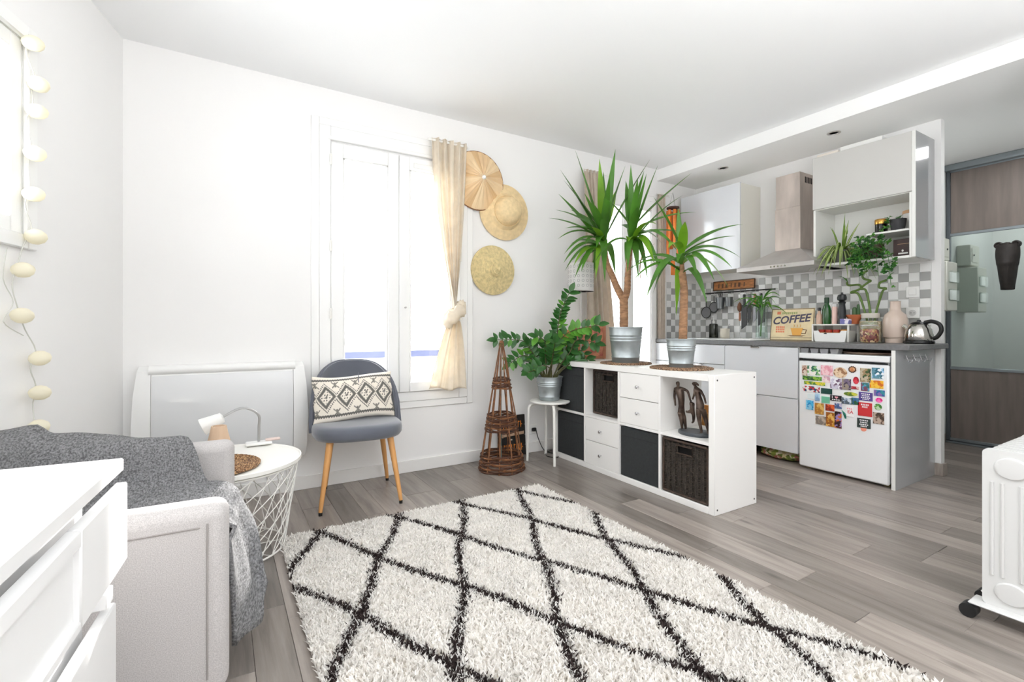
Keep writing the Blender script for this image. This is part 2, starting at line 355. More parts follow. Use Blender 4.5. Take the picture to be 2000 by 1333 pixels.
# ---------------- street outside ----------------
FAC=mat('pale_facade_render',(.95,.94,.92),.9,var=.03,vscale=2); WINB=mat('facade_window',(.80,.84,.90),.2); RED=mat('pale_red_letters',(.90,.42,.42),.5); RED2=mat('rose_red_letters',(.82,.20,.28),.5); BLU=mat('pale_blue_awning',(.80,.86,.95),.6)
ab=thing('apartment_building','pale apartment building with tall windows across the street','building',(0,12,-3.2))
MB().box(-12,0,0,5.0,4,13,0).build('wall',FAC,ab,smooth=0)
wm=MB().box(-.55,-.06,0,.55,-.01,2.0,.02).mesh('window',[WINB],0); pm=MB().box(-.50,-.08,.05,-.03,-.055,1.95,.01).box(.03,-.08,.05,.5,-.055,1.95,.01).mesh('pane',[WINB],0)
for r,zz in enumerate((4.9,8.2)):
    for i in range(6):
        o=inst(wm,'window',ab,(-8.2+i*2.35,0,zz)); inst(pm,'pane',o)
for zz in (4.35,7.7): MB().box(-12,-.18,zz,5.0,0,zz+.16,.02).build('cornice',mat('cornice_stone',(.86,.86,.86),.9),ab)
MB().box(-12,-.3,2.35,5.0,0,2.5,.02).build('shop_canopy',mat('canopy_grey',(.78,.80,.80),.7),ab)
for i in range(4): MB().box(-9+i*3.6,-.04,.3,-6.4+i*3.6,0,2.3,.02).build('shop_window',WINB,ab)
ab2=thing('apartment_building','second pale apartment building across the street, right of the gap','building',(0,12,-3.2))
MB().box(9.2,0,0,26,4,12,0).build('wall',FAC,ab2,smooth=0)
for zz in (5.3,8.5):
    for i in range(7): o=inst(wm,'window',ab2,(10.4+i*2.3,0,zz)); inst(pm,'pane',o)
MB().box(9.2,-.3,2.7,26,0,2.85,.02).build('shop_canopy',mat('canopy_grey',(.78,.80,.80),.7),ab2)
for i in range(4): MB().box(9.6+i*3.8,-.04,.3,12.8+i*3.8,0,2.6,.02).build('shop_window',WINB,ab2)
s1_=thing('shop_sign','pale red shop sign letters ac on the facade opposite','sign',(4.33,11.9,1.57))
text_obj('letter','ac',.36,RED,s1_,FACE_NY,.01,bold=.006)
MB().box(-1.08,-.02,.0,-.82,0,.05).build('logo_mark',RED,s1_)
s2_=thing('shop_sign','pale red shop sign letters pieti on the facade opposite','sign',(12.3,11.9,1.70))
text_obj('letter','- pieti',.5,RED2,s2_,FACE_NY,.01,bold=.008)
s3_=thing('shop_sign','small row of red sign strokes below the facade window','sign',(2.80,11.9,1.23))
for i in range(9): MB().box(i*.09,-.02,0,i*.09+.05,0,.1+.04*(i%3==1)).build('letter',RED,s3_)
bx('awning',BLU,(11.4,11.6,1.15),(13.4,11.95,1.4)); tag(bpy.data.objects['awning'],'pale blue shop awning across the street','awning')
struct(bx('street_ground',mat('street_paving',(.75,.75,.74),.9),(-14,3.62,-3.4),(28,20,-3.2),bev=0))
# ---------------- rug ----------------
RUGB=mat('rug_backing',(.80,.77,.72),.95); RW_=mat('cream_wool_pile',(.955,.945,.93),.95,var=.03,vscale=9,trans=.3); RD=mat('dark_brown_wool_pile',(.20,.155,.15),.95,trans=.1)
rug=thing('shag_rug','cream shag rug with dark brown diamond lattice on the plank floor','rug',(0,0,0))
RX0,RX1,RY0,RY1=.245,1.742,-.15,2.545
MB().box(RX0+.01,RY0,.0005,RX1-.01,RY1-.01,.01,.003).build('backing',RUGB,rug)
rs=np.random.RandomState(5)
def pile(n,y0,y1,w,h):
    x=rs.uniform(RX0,RX1,n); y=rs.uniform(y0,y1,n)
    jx=x+rs.normal(0,.006,n)+.012*np.sin(y*9+x*3); jy=y+rs.normal(0,.008,n)+.012*np.sin(x*11)
    a=(jx-.41)/.39; bb=(jy-1.70)/.79
    d1=np.abs((a+bb)-np.round(a+bb)); d2=np.abs((a-bb)-np.round(a-bb))
    dist=np.minimum(d1,d2)/math.hypot(1/.39,1/.79)
    dark=dist<.0135
    ang=rs.uniform(0,2*PI,n); lean=rs.uniform(.15,1.0,n)*h*.9; la=rs.uniform(0,2*PI,n)
    hh=h*rs.uniform(.7,1.1,n); ww=w*rs.uniform(.7,1.3,n)
    dx=np.cos(ang)*ww/2; dy=np.sin(ang)*ww/2; lx=np.cos(la)*lean; ly=np.sin(la)*lean
    z0=np.full(n,.006)
    V=np.stack([np.stack([x-dx,y-dy,z0],1),np.stack([x+dx,y+dy,z0],1),
        np.stack([x+dx*1.1+lx*.45,y+dy*1.1+ly*.45,z0+hh*.62],1),np.stack([x-dx*1.1+lx*.45,y-dy*1.1+ly*.45,z0+hh*.62],1),
        np.stack([x+lx,y+ly,z0+hh*.95],1)],1)
    return V,dark
parts=[pile(36000,-.15,.9,.008,.028),pile(60000,.7,1.7,.0068,.026),pile(60000,1.6,2.54,.0068,.025)]
V=np.concatenate([p[0] for p in parts]); D=np.concatenate([p[1] for p in parts])
for sel,m_,nm in ((~D,RW_,'cream_pile'),(D,RD,'dark_pile')):
    v=V[sel]; n=len(v); me=bpy.data.meshes.new(nm); me.vertices.add(n*5); me.vertices.foreach_set('co',v.reshape(-1).astype(np.float32))
    base=(np.arange(n)*5)[:,None]
    lp=np.concatenate([base+np.array([[0,1,2,3]]),base+np.array([[3,2,4]])],1).reshape(-1)
    me.loops.add(n*7); me.loops.foreach_set('vertex_index',lp.astype(np.int32))
    st=np.stack([np.arange(n)*7,np.arange(n)*7+4],1).reshape(-1); me.polygons.add(n*2); me.polygons.foreach_set('loop_start',st.astype(np.int32))
    me.materials.append(m_); me.update(calc_edges=True); me.validate()
    o=inst(me,nm,rug); o['kind']='stuff'
# ---------------- panel heater on window wall ----------------
HT=mat('heater_white',(.93,.93,.925),.3); HG=mat('heater_gloss_front',(.86,.865,.87),.12,coat=.6)
ht=thing('panel_heater','wide white panel heater with glossy grey front under the bare wall','heater',(0,0,0))
pr=lambda x: x
b=MB()
def hs(u,v):
    z=.24+.55*v; x=.03*(1-((v-.45)/.55)**2)
    return None
side=[(YW-.004,.23),(YW-.05,.23),(YW-.085,.30),(YW-.10,.50),(YW-.095,.66),(YW-.075,.79),(YW-.03,.815),(YW-.004,.815)]
def sidexs(z): return .028*(1-((z-.47)/.36)**2)
def endcap(sign,xe,w):
    vs=[];k=len(side)
    for (y,z) in side:
        e=sidexs(z)*sign; vs+= [(xe+e,y,z),(xe-sign*w,y,z)]
    fs=[(2*i,2*i+1,2*((i+1)%k)+1,2*((i+1)%k)) for i in range(k)]+[tuple(range(0,2*k,2)),tuple(range(1,2*k,2))]
    return MB().add(vs,fs)
endcap(-1,-.375,.055).build('side_trim',HT,ht); endcap(1,.44,.055).build('side_trim',HT,ht)
MB().prism(side,'x',-.318,.383).build('body',HT,ht)
MB().tube([(-.33,YW-.062,.795),(.395,YW-.062,.795)],.028,14).build('top_bar',HT,ht)
fp=[(YW-.088,.30),(YW-.103,.50),(YW-.098,.66),(YW-.080,.765),(YW-.076,.765),(YW-.090,.66),(YW-.095,.5),(YW-.08,.3)]
MB().prism(fp,'x',-.314,.379).build('front_panel',HG,ht,smooth=60)
# ---------------- armchair ----------------
UPH=mat('light_grey_tweed',(.735,.72,.715),.95,bump=.15,bscale=500,var=.16,vscale=420)
WOODL=mat('dark_leg_wood',(.16,.13,.11),.5)
def soft(n,a,b_,w):
    o=MB().box(*a,*b_,0).build(n,UPH,ac,smooth=60); m_=o.modifiers.new('b','BEVEL'); m_.width=w; m_.segments=5; m_.limit_method='ANGLE'
ac=thing('armchair','light grey tweed armchair with a dark throw over it by the slanted wall','armchair',(.018,1.40,0),-math.radians(2.2))
soft('armrest',(-.745,0,.11),(0,.10,.588),.034); soft('armrest',(-.745,.74,.11),(0,.84,.588),.034)
soft('backrest',(-.745,.10,.13),(-.57,.74,.655),.05)
MB().box(-.60,.10,.12,-.02,.74,.30,.02).build('seat_base',UPH,ac)
soft('seat_cushion',(-.58,.105,.30),(-.015,.735,.425),.04)
SEAM=mat('tweed_seam',(.60,.58,.57),.95)
MB().tube([(-.045,-.001,.16),(-.045,-.001,.545)],.0022,5).build('seam',SEAM,ac); MB().tube([(-.72,-.001,.535),(-.06,-.001,.538)],.0022,5).build('seam',SEAM,ac)
for x in(-.06,-.69):
    for y in(.05,.79): MB().lathe([(.014,0),(.022,.11)],10,c=(x,y,0)).build('leg',WOODL,ac)
# throw
THR=mat('charcoal_melange_wool',(.455,.455,.46),1.,bump=.6,bscale=220,var=.5,vscale=200,stretch=(1,.35,1))
def smax(*a,k=40): return math.log(sum(math.exp(k*q) for q in a))/k
def sst(a,b_,x):
    t=max(0,min(1,(x-a)/(b_-a))); return t*t*(3-2*t)
def chz(x,y):
    back=.655-.24*sst(-.60,-.50,x); seat=.428
    arm=(.592+.035*(1-sst(-.62,-.22,x)))*sst(.50,.735,y)
    near=.43+.05*(1-sst(.10,.22,y))
    return smax(back,seat,arm,near*.99)
def throwf(u,v):
    if u<.78:
        x=-.75+u/.78*.765; hang=0
    else: x=.015; hang=(u-.78)/.22
    y0=.115; y1=.855 if x<-.24 else .855-(x+.24)/.255*.33
    if hang: y0=.085; y1=.525-.25*hang
    y=y0+(y1-y0)*v
    wr=.010*math.sin(9*x+14*y)+.007*math.sin(23*y-11*x+1)+.005*noise.noise((x*14,y*14,2))
    fold=.022*math.exp(-((y-(.50-.75*(x+.28)))/.03)**2)*(1 if -.45<x<.0 else 0)
    if not hang:
        z=chz(x,y)+.012+wr*.8+fold
        z-=.02*sst(-.03,.02,x)
        return (x,y,z)
    z=chz(0,y)-.005-.02-.29*hang+.02*math.sin(7*y)
    xx=x+.014*math.sin(hang*PI*.5)+.085*hang*v+.014*math.sin(30*y+3*hang)*v+wr*.5-.03*(1-v)
    yy=y
    z+=.10*hang*max(0,v-.55)**2*4
    return (xx,yy,z)
th=MB().grid(throwf,70,54).build('throw_blanket',THR,None,smooth=180,recalc=False)
th.location=(.018,1.40,0); th.rotation_euler=(0,0,-math.radians(2.2))
md=th.modifiers.new('thick','SOLIDIFY'); md.thickness=.012; md.offset=1
tag(th,'dark grey wool throw draped over the armchair and hanging down its front','blanket')
cu=MB()
def pillow(u,v,w=.34,h=.30,t=.11):
    a=2*u-1; c=2*v-1
    return a,c
# ---------------- white chest in the near corner ----------------
ch=thing('chest_of_drawers','white chest with framed drawer fronts in the near left corner','dresser',(-.164,1.22,0),-math.radians(5))
WLAQ=mat('white_chest_paint',(.93,.93,.93),.35)
bx('top_slab',WLAQ,(-.47,-.80,.744),(0,0,.77),ch,.003)
bx('carcass',WLAQ,(-.46,-.78,.02),(-.05,-.05,.744),ch,.002)
def front(z0,z1,x,tilt=0):
    o=MB(); st=.095
    o.box(x-.018,-.055,z0,x,-.0,z1,.002) if False else None
    y0,y1=-.79,.0
    sw=.255; o.box(x-.02,y0,z0,x,y0+.10,z1,.003).box(x-.02,y1-sw,z0,x,y1,z1,.003).box(x-.02,y0+.10,z1-.028,x,y1-sw,z1,.003).box(x-.02,y0+.10,z0,x,y1-sw,z0+.016,.003).box(x-.02,y0+.10,z0+.016,x-.010,y1-sw,z1-.028,.001)
    return o.build('drawer_front',WLAQ,ch)
front(.568,.722,.006); 
f2=front(.275,.486,-.012); front(.04,.265,-.012)
MB().box(-.05,-.06,.50,-.012,-.02,.53,.002).build('rail',WLAQ,ch)
# ---------------- wire side table ----------------
st_=thing('wire_basket_table','round white wire basket side table between armchair and heater','side table',(.031,2.545,0))
MB().lathe([(0,.405),(.30,.405),(.307,.409),(.307,.424),(.302,.427),(.296,.421),(0,.421)],48).build('tabletop',WMETAL,st_)
Rt,Rb_=.292,.235
for z,r in ((.398,Rt),(.015,Rb_)): MB().tube([(r*math.cos(2*PI*i/40),r*math.sin(2*PI*i/40),z) for i in range(40)],.0045,6,closed=True).build('ring',WMETAL,st_)
def helix(a0,da):
    return [( (Rb_+(Rt-Rb_)*t)*math.cos(a0+da*t),(Rb_+(Rt-Rb_)*t)*math.sin(a0+da*t),.015+.383*t) for t in [i/12 for i in range(13)]]
h1=MB().tube(helix(0,.55),.0024,5).mesh('wire',WMETAL); h2=MB().tube(helix(0,1.9),.0024,5).mesh('wire',WMETAL)
for i in range(24): inst(h1,'wire',st_,rot=(0,0,2*PI*i/24))
for i in range(16): inst(h2,'wire',st_,rot=(0,0,2*PI*i/16))
for r in (.05,.11,.17): MB().tube([(r*math.cos(2*PI*i/32),r*math.sin(2*PI*i/32),.012) for i in range(32)],.002,5,closed=True).build('base_wire',WMETAL,st_)
for i in range(4):
    g=PI*i/4; MB().tube([(-Rb_*math.cos(g),-Rb_*math.sin(g),.012),(Rb_*math.cos(g),Rb_*math.sin(g),.012)],.0022,5).build('base_wire',WMETAL,st_)
WOV=rampmat('woven_brown_fibre',[(.33,.22,.14),(.58,.43,.29),(.74,.60,.44),(.45,.31,.20)],230,.8); WOVD=rampmat('woven_dark_rattan',[(.28,.20,.15),(.55,.42,.32),(.70,.58,.46),(.36,.26,.19)],230,.8)
def mat_round(name,label,loc,R,m,group=None):
    t=thing(name,label,'placemat',loc,0,group)
    b=MB(); n=int(R/.011)
    for i in range(1,n+1):
        r=i*.011; k=max(10,int(r*2*PI/.012)); b.tube([(r*math.cos(2*PI*j/k),r*math.sin(2*PI*j/k),.0045+.0012*(j%2)) for j in range(k)],.0058,5,closed=True)
    b.lathe([(0,.0005),(R-.004,.0005),(R-.004,.004),(0,.004)],28)
    b.build('woven_coil',m,t); return t
mat_round('placemat','round brown woven placemat on the wire basket table',(-.025,2.43,.4275),.185,WOV)
lm=thing('clip_lamp','white gooseneck clip lamp at the back edge of the wire table','lamp',(.17,2.79,.4275))
MB().box(-.06,-.035,0,.06,.03,.014,.005).build('clip_base',WPLAST,lm); MB().box(.03,-.015,.014,.10,.012,.026,.004).build('clip_handle',mat('pale_pink_plastic',(.88,.80,.77),.4),lm)
MB().tube(catmull([(0,0,.012),(.0,-.015,.09),(-.005,-.03,.16),(-.075,-.045,.20),(-.16,-.055,.165),(-.175,-.055,.155)],6),.0062,8).build('gooseneck',mat('satin_grey_metal',(.70,.70,.70),.35,.8),lm)
hd=MB(Matrix.Translation((-.165,-.055,.16))@Matrix.Rotation(math.radians(-115),4,'Y')); hd.lathe([(.010,-.01),(.026,-.004),(.032,.03),(.042,.085),(.038,.088),(.0,.075)],20); hd.build('lamp_head',WPLAST,lm)
BEI=mat('beige_wood_grain',(.82,.71,.60),.6,var=.06,vscale=3,stretch=(12,12,1))
vz=thing('vase','small beige wooden vase with slanted rim behind the armchair arm','vase',(-.005,2.60,.4275))
MB().lathe([(0,0),(.052,0),(.055,.01),(.05,.06),(.036,.12),(.031,.147),(.024,.147),(.026,.10),(0,.09)],24).build('body',BEI,vz); 
# ---------------- chair with cushion ----------------
VEL=mat('slate_grey_velvet',(.35,.365,.405),.75,var=.06,vscale=5); VEL.node_tree.nodes['Principled BSDF'].inputs['Sheen Weight'].default_value=.6
VED=mat('slate_velvet_edge',(.40,.41,.45),.8)
OAK=mat('honey_beech',(.84,.62,.38),.4,var=.07,vscale=3,stretch=(14,14,1))
cr=thing('dining_chair','slate grey velvet chair with tapered honey wood legs by the window','chair',(.712,2.975,0),-math.radians(6.5))
def seatp(z,sc):
    return [(.258*sc*math.copysign(abs(math.cos(g))**.72,math.cos(g)),.245*sc*math.copysign(abs(math.sin(g))**.72,math.sin(g)),z) for g in [2*PI*i/40 for i in range(40)]]
b=MB(); L_=[(.385,.86),(.388,.95),(.405,.995),(.43,1.0),(.45,.985),(.463,.93),(.468,.8),(.47,.4)]
vs=[p for z,s in L_ for p in seatp(z,s)]+[(0,0,.385),(0,0,.47)]
fs=[(i*40+j,i*40+(j+1)%40,(i+1)*40+(j+1)%40,(i+1)*40+j) for i in range(len(L_)-1) for j in range(40)]
n0=len(L_)*40; fs+=[(j,(j+1)%40,n0) for j in range(40)]+[((len(L_)-1)*40+j,(len(L_)-1)*40+(j+1)%40,n0+1) for j in range(40)]
b.add(vs,fs).build('seat',VEL,cr,smooth=70)
def shell(u,v,off=0):
    ph=(u*2-1)*math.radians(86); e=abs(u*2-1)
    top=.44+.375*max(0,1-e**2.6)**.55
    z=.405+(top-.405)*v; rr=1+.05*(z-.4)/.4
    return ((.238+off)*math.sin(ph)*(1-.12*((z-.44)/.38)**2*abs(math.sin(ph))),(.205+off)*math.cos(ph)*rr+.012+.03*(z-.44)/.38,z)
b=MB(); NU,NV=40,12
for off in(0,.034): b.grid(lambda u,v:shell(u,v,off),NU,NV)
k=(NU+1)*(NV+1); rim=[i*(NV+1)+NV for i in range(NU+1)]; bot=[i*(NV+1) for i in range(NU+1)]
b.add([],[]); 
for i in range(NU):
    for row in (rim,bot): b.f.append((row[i],row[i+1],row[i+1]+k,row[i]+k)); b.mi.append(0)
for e in (0,NU):
    for j in range(NV): q=e*(NV+1)+j; b.f.append((q,q+1,q+1+k,q+k)); b.mi.append(0)
b.build('backrest',VEL,cr,smooth=60)
b=MB(); b.tube([Vector(shell(i/40,1,.017))+Vector((0,0,.002)) for i in range(41)],.006,6).build('piping',VED,cr)
for (tx,ty),(bx_,by_) in (((-.165,-.15),(-.221,-.222)),((.165,-.15),(.218,-.215)),((-.13,.15),(-.165,.235)),((.165,.15),(.222,.245))):
    l=MB().tube([(bx_,by_,.018),(bx_*.9+tx*.1,by_*.9+ty*.1,.06),(tx,ty,.40)],[.0105,.012,.0195],14).build('leg',OAK,cr)
    MB().tube([(bx_,by_,0),(bx_,by_,.018)],[.010,.0105],10).build('foot_cap',BLACK,l)
# patterned cushion
PAT=attrmat('embroidered_cushion_cotton',.95,.25,500)
def patcol(u,v):
    cream=(.915,.885,.835); gr=(.40,.39,.375); mid=(.56,.545,.51)
    x=u*150; y=v*85
    if abs(y-77+((x/2.2)%2>1)*.9)<2.0 or abs(y-11+((x/2.2)%2>1)*1.2)<2.2: return gr
    if y>78 or y<10: return cream
    per=36.; cx=((x-4)%per)-per/2; cy=y-44
    d=abs(cx)/18+abs(cy)/22.
    if d<1.0:
        if d>.62: return gr if (d>.70 and d<.93) else mid
        if d>.56: return cream
        q=int((cx+40)//2.4)+int((cy+40)//2.4)
        if .20<d<.55: return gr if q%2 and (int((cx+40)//2.4)%2) else cream
        return gr if d<.12 or (q%2==0 and d<.22) else cream
    if 1.10<d<1.32: return gr if int((cx+cy*.8+80)//2.3)%2 else cream
    cx2=(((x-4)+per/2)%per)-per/2
    for yy in (16.5,67):
        dy=y-yy
        if abs(dy)<6.5 and abs(cx2)<6.5:
            s_=abs(abs(cx2)-abs(dy))
            if s_<1.5 or (abs(cx2)<1.6 and abs(dy)<5): return mid if (int(x)+int(y))%3 else gr
    return cream
NUp,NVp=190,108; Wp,Hp=.475,.285
def pil(u,v,side):
    a=2*u-1;c=2*v-1
    t=(max(0,1-a*a)*max(0,1-c*c))**.42*.055
    pin=1-.05*(1-abs(a)**2)*abs(c)**3; pin2=1-.035*(1-c*c)*abs(a)**3
    return (a*Wp/2*pin2+.004*math.sin(7*c),-t*side+.03*(a*a),c*Hp/2*pin+.006*math.sin(3*a)-.012*(1-a*a)*max(0,c))
b=MB(); b.grid(lambda u,v:pil(u,v,1),NUp,NVp); me=None
cols=[]
for i in range(NUp+1):
    for j in range(NVp+1): cols.append((*lin(patcol(i/NUp,j/NVp)),1))
b.grid(lambda u,v:pil(u,v,-1),30,18); cols+=[(*lin((.91,.88,.83)),1)]*(31*19)
me=b.mesh('cover',PAT,180)
at_=me.color_attributes.new('Col','FLOAT_COLOR','POINT'); at_.data.foreach_set('color',np.array(cols,dtype=np.float32).reshape(-1))
pl=thing('cushion','cream cushion with grey embroidered diamonds leaning on the velvet chair','cushion',(.702,3.00,.612))
pl.rotation_euler=(math.radians(-17),math.radians(-1.5),math.radians(-5))
inst(me,'cover',pl)
MB().tube([(.02,-.056,.07),(.022,-.058,.135)],.0025,5).build('zip_seam',VED,pl)
# ---------------- curtains ----------------
LIN=mat('cream_linen',(.935,.90,.84),.9,bump=.2,bscale=400,var=.04,vscale=20,trans=.4); LINP=mat('pale_taupe_linen',(.84,.79,.73),.9,bump=.2,bscale=400,var=.05,vscale=20,trans=.25)
def drape(name,fn,nu,nv,m,parent):
    o=MB().grid(fn,nu,nv).build(name,m,parent,smooth=180,recalc=False); d=o.modifiers.new('t','SOLIDIFY'); d.thickness=.003; return o
ct=thing('curtain','cream linen curtain tied in a knot at right window casement','curtain',(1.42,YW-.085,0))
MB().tube([(-.16,0,2.37),(.15,0,2.37)],.009,10).build('rod',WMETAL,ct); MB().tube([(.145,0,2.37),(.145,.08,2.37)],.007,8).build('bracket',WMETAL,ct)
def cup(u,v):
    z=2.385-u*(2.385-1.16); xl=-.132+.165*u**1.6; xr=.132-.095*u**2.2-.01*math.sin(u*PI)
    x=xl+(xr-xl)*v; am=.018*(1-.5*u)
    return (x,-.012+am*math.sin(v*30+u*2)+.006*math.sin(v*70+5*u)-.02*u,z)
drape('upper_drape',cup,40,60,LIN,ct)
def clo(u,v):
    z=1.08-u*.485; w=.035+.105*u**.75; cx=.03-.045*u
    x=cx+w*(2*v-1)
    return (x,-.03+(.022-.008*u)*math.sin(v*17+1.5*u)+.004*math.sin(v*50),z-.02*v*u+.01*math.sin(v*9)*u)
drape('lower_drape',clo,30,48,LIN,ct)
b=MB()
def knot(u,v):
    g=2*PI*u; h=2*PI*v; R=.048
    r=.036+.007*math.sin(5*g+2*h)+.004*math.sin(11*h)
    x=(R*math.cos(g)+r*math.cos(g)*math.cos(h))*1.05+.028; y=-.045+(R*.62*math.sin(g)+r*math.sin(g)*math.cos(h)*.8); z=1.125+r*math.sin(h)*1.45+.045*math.cos(g)
    return (x,y,z)
b.grid(knot,40,24).build('knot',LIN,ct,smooth=180)
c2=thing('curtain','pale taupe curtain hanging behind the tall yucca','curtain',(2.84,YW-.085,0))
MB().tube([(-.17,0,2.39),(.12,0,2.39)],.008,8).build('rod',WMETAL,c2)
def c2f(u,v):
    z=2.40-u*1.98; xl=-.155+.07*u**.8; xr=.03+.215*u**1.0; x=xl+(xr-xl)*v
    return (x,-.01+(.012+.012*u)*math.sin(v*30+1.2*u)+.005*math.sin(v*71),z)
drape('drape',c2f,30,56,LINP,c2)
c3=thing('curtain','narrow pale curtain strip right of the balcony window','curtain',(3.68,YW-.05,0))
drape('drape',lambda u,v:(-.03+.10*v,.012*math.sin(v*20),2.33-u*1.7),20,20,LINP,c3)
MB().tube([(-.04,0,2.34),(.12,0,2.34)],.007,8).build('rod',WMETAL,c3)
# ---------------- hats ----------------
PALMS=[mat('dried_palm_leaf_%d'%i,q,.7,var=.05,vscale=8,bump=.3,bscale=40) for i,q in enumerate(((.90,.77,.60),(.93,.82,.66),(.86,.72,.54)))]; STRAW=mat('pale_straw',(.90,.80,.62),.8,bump=.3,bscale=90,var=.08,vscale=30); SEAG=mat('seagrass_weave',(.84,.77,.58),.85,bump=.5,bscale=80,var=.16,vscale=45); RIM=mat('hat_rim_binding',(.58,.40,.27),.7)
MH=Matrix.Rotation(PI/2,4,'X')
hc=thing('conical_hat','conical palm leaf hat with white tip beside the curtain','hat',(1.685,YW-.018,2.155),0,'hats on the window wall')
for i in range(24):
    a0=2*PI*i/24;a1=2*PI*(i+1)/24;am=(a0+a1)/2
    f=lambda g,r,z:(r*math.cos(g),-z,r*math.sin(g))
    pcs=MB().add([f(a0,.222,.008),f(am,.222,.014),f(a1,.222,.008),f(a1,.11,.062),f(am,.11,.068),f(a0,.11,.062),f(am,.006,.116),f(a0,.222,.002),f(a1,.222,.002)],[(0,1,4,5),(1,2,3,4),(5,4,6),(4,3,6),(0,7,8,2,1)])
    pcs.build('palm_strip',PALMS[(i*7%5)%3],hc,smooth=0)
MB().tube([(.223*math.cos(2*PI*j/48),-.006,.223*math.sin(2*PI*j/48)) for j in range(48)],.005,6,closed=True).build('rim',RIM,hc)
b=MB(MH); b.lathe([(.016,.108),(.016,.118),(.010,.126),(0,.128)],14).build('tip_button',WHITE,hc)
hb=thing('straw_hat','wide brimmed pale straw hat below the conical one','hat',(1.93,YW-.012,1.945),0,'hats on the window wall')
b=MB(MH); b.lathe([(.222,.0),(.222,.006),(.19,.012),(.15,.024),(.118,.03)],44).build('brim',STRAW,hb)
b=MB(MH); b.lathe([(.150,.02),(.135,.04),(.122,.055),(.116,.05),(.108,.075),(.098,.108),(.075,.13),(.035,.138),(0,.134)],40).build('crown',STRAW,hb)
hg=thing('seagrass_hat','small round greenish seagrass hat, lowest on the wall','hat',(1.825,YW-.012,1.478),0,'hats on the window wall')
for i in range(20):
    r=.186-i*.0093; z=.006+(.186-r)*.34+.026*sst(.06,.035,r)
    k=max(10,int(r*2*PI/.014)); MB().tube([(r*math.cos(2*PI*j/k),-z-.002*(j%2),r*math.sin(2*PI*j/k)) for j in range(k)],.0085,5,closed=True).build('braid',SEAG,hg)
b=MB(MH); b.lathe([(.018,.085),(.016,.108),(.008,.116),(0,.117)],12).build('tip',SEAG,hg)
# ---------------- string of paper lanterns ----------------
LANT=mat('cream_paper_lantern',(.985,.968,.90),.8,trans=.4)
LP=[(-.605,2.494,2.106),(-.597,2.522,1.966),(-.599,2.514,1.857),(-.602,2.502,1.692),(-.604,2.496,1.535),(-.601,2.508,1.376),(-.619,2.439,1.241),(-.62,2.434,1.073),(-.595,2.531,.911),(-.595,2.531,.777),(-.597,2.522,.646)]
sl=thing('string_lights','string of cream paper lanterns hanging down the left wall','string lights',(0,0,0))
cord=[(p[0]-.012,p[1],p[2]+.03) for p in LP]; cp=[]
for i,p in enumerate(cord):
    cp.append(p)
    if i<len(cord)-1: q=cord[i+1]; cp.append(((p[0]+q[0])/2-.01,(p[1]+q[1])/2+(.02 if i%2 else -.02),(p[2]+q[2])/2))
MB().tube(catmull(cp,4),.0022,5).build('cord',mat('clear_grey_cord',(.80,.80,.77),.5),sl)
cb=[(-.640,2.36,1.31),(-.645,2.345,1.20),(-.632,2.39,1.12),(-.643,2.34,1.05),(-.618,2.44,1.0)]
MB().tube(catmull(cb,5),.0018,5).build('cord',mat('clear_grey_cord',(.80,.80,.77),.5),sl)
for i,p in enumerate(LP):
    b=MB(Matrix.Translation(p)@Matrix.Rotation(.35*(-1)**i,4,'X')); b.lathe([(.007,.028),(.018,.024),(.031,.012),(.034,0),(.029,-.014),(.017,-.024),(.007,-.026)],18)
    b.build('lantern',LANT,sl)
# ---------------- willow obelisk ----------------
WIL=mat('brown_willow',(.50,.33,.21),.7,var=.35,vscale=30); WILD=mat('dark_willow',(.33,.21,.15),.75,var=.35,vscale=40)
ob=thing('willow_obelisk','tall cone shaped willow plant support standing on the floor by the wall','plant support',(1.75,3.02,0))
def cr_(z): return .155*(1-z/.93)+.010
random.seed(2)
for i in range(11):
    g=2*PI*i/11+.1; j=random.uniform(-.006,.006)
    MB().tube([(cr_(z)*math.cos(g)+j*math.sin(z*14),cr_(z)*math.sin(g)+j*math.cos(z*11),z) for z in (0,.13,.28,.42,.58,.75,.90+.03*random.random())],[.0055,.0055,.005,.005,.0045,.004,.003],7).build('stake',WIL,ob)
for z0,z1,n in ((.005,.115,10),(.285,.40,10),(.59,.66,6)):
    for k in range(n):
        z=z0+(z1-z0)*k/(n-1); a0=random.random()*6
        MB().tube([((cr_(z)+.006*math.cos(5.5*(2*PI*i/44)+k*PI))*math.cos(2*PI*i/44),(cr_(z)+.006*math.cos(5.5*(2*PI*i/44)+k*PI))*math.sin(2*PI*i/44),z+.003*math.sin(3*2*PI*i/44+a0)) for i in range(44)],.0062,5,closed=True).build('woven_rod',WILD if (k+n)%3 else WIL,ob)
MB().tube([(0,0,.915),(0,0,.935)],[.018,.012],8).build('top_binding',WIL,ob)
MB().tube([(.03,.06,.02),(.01,.03,.8)],.006,8).build('inner_stake',mat('grey_green_stake',(.42,.47,.44),.6),ob)
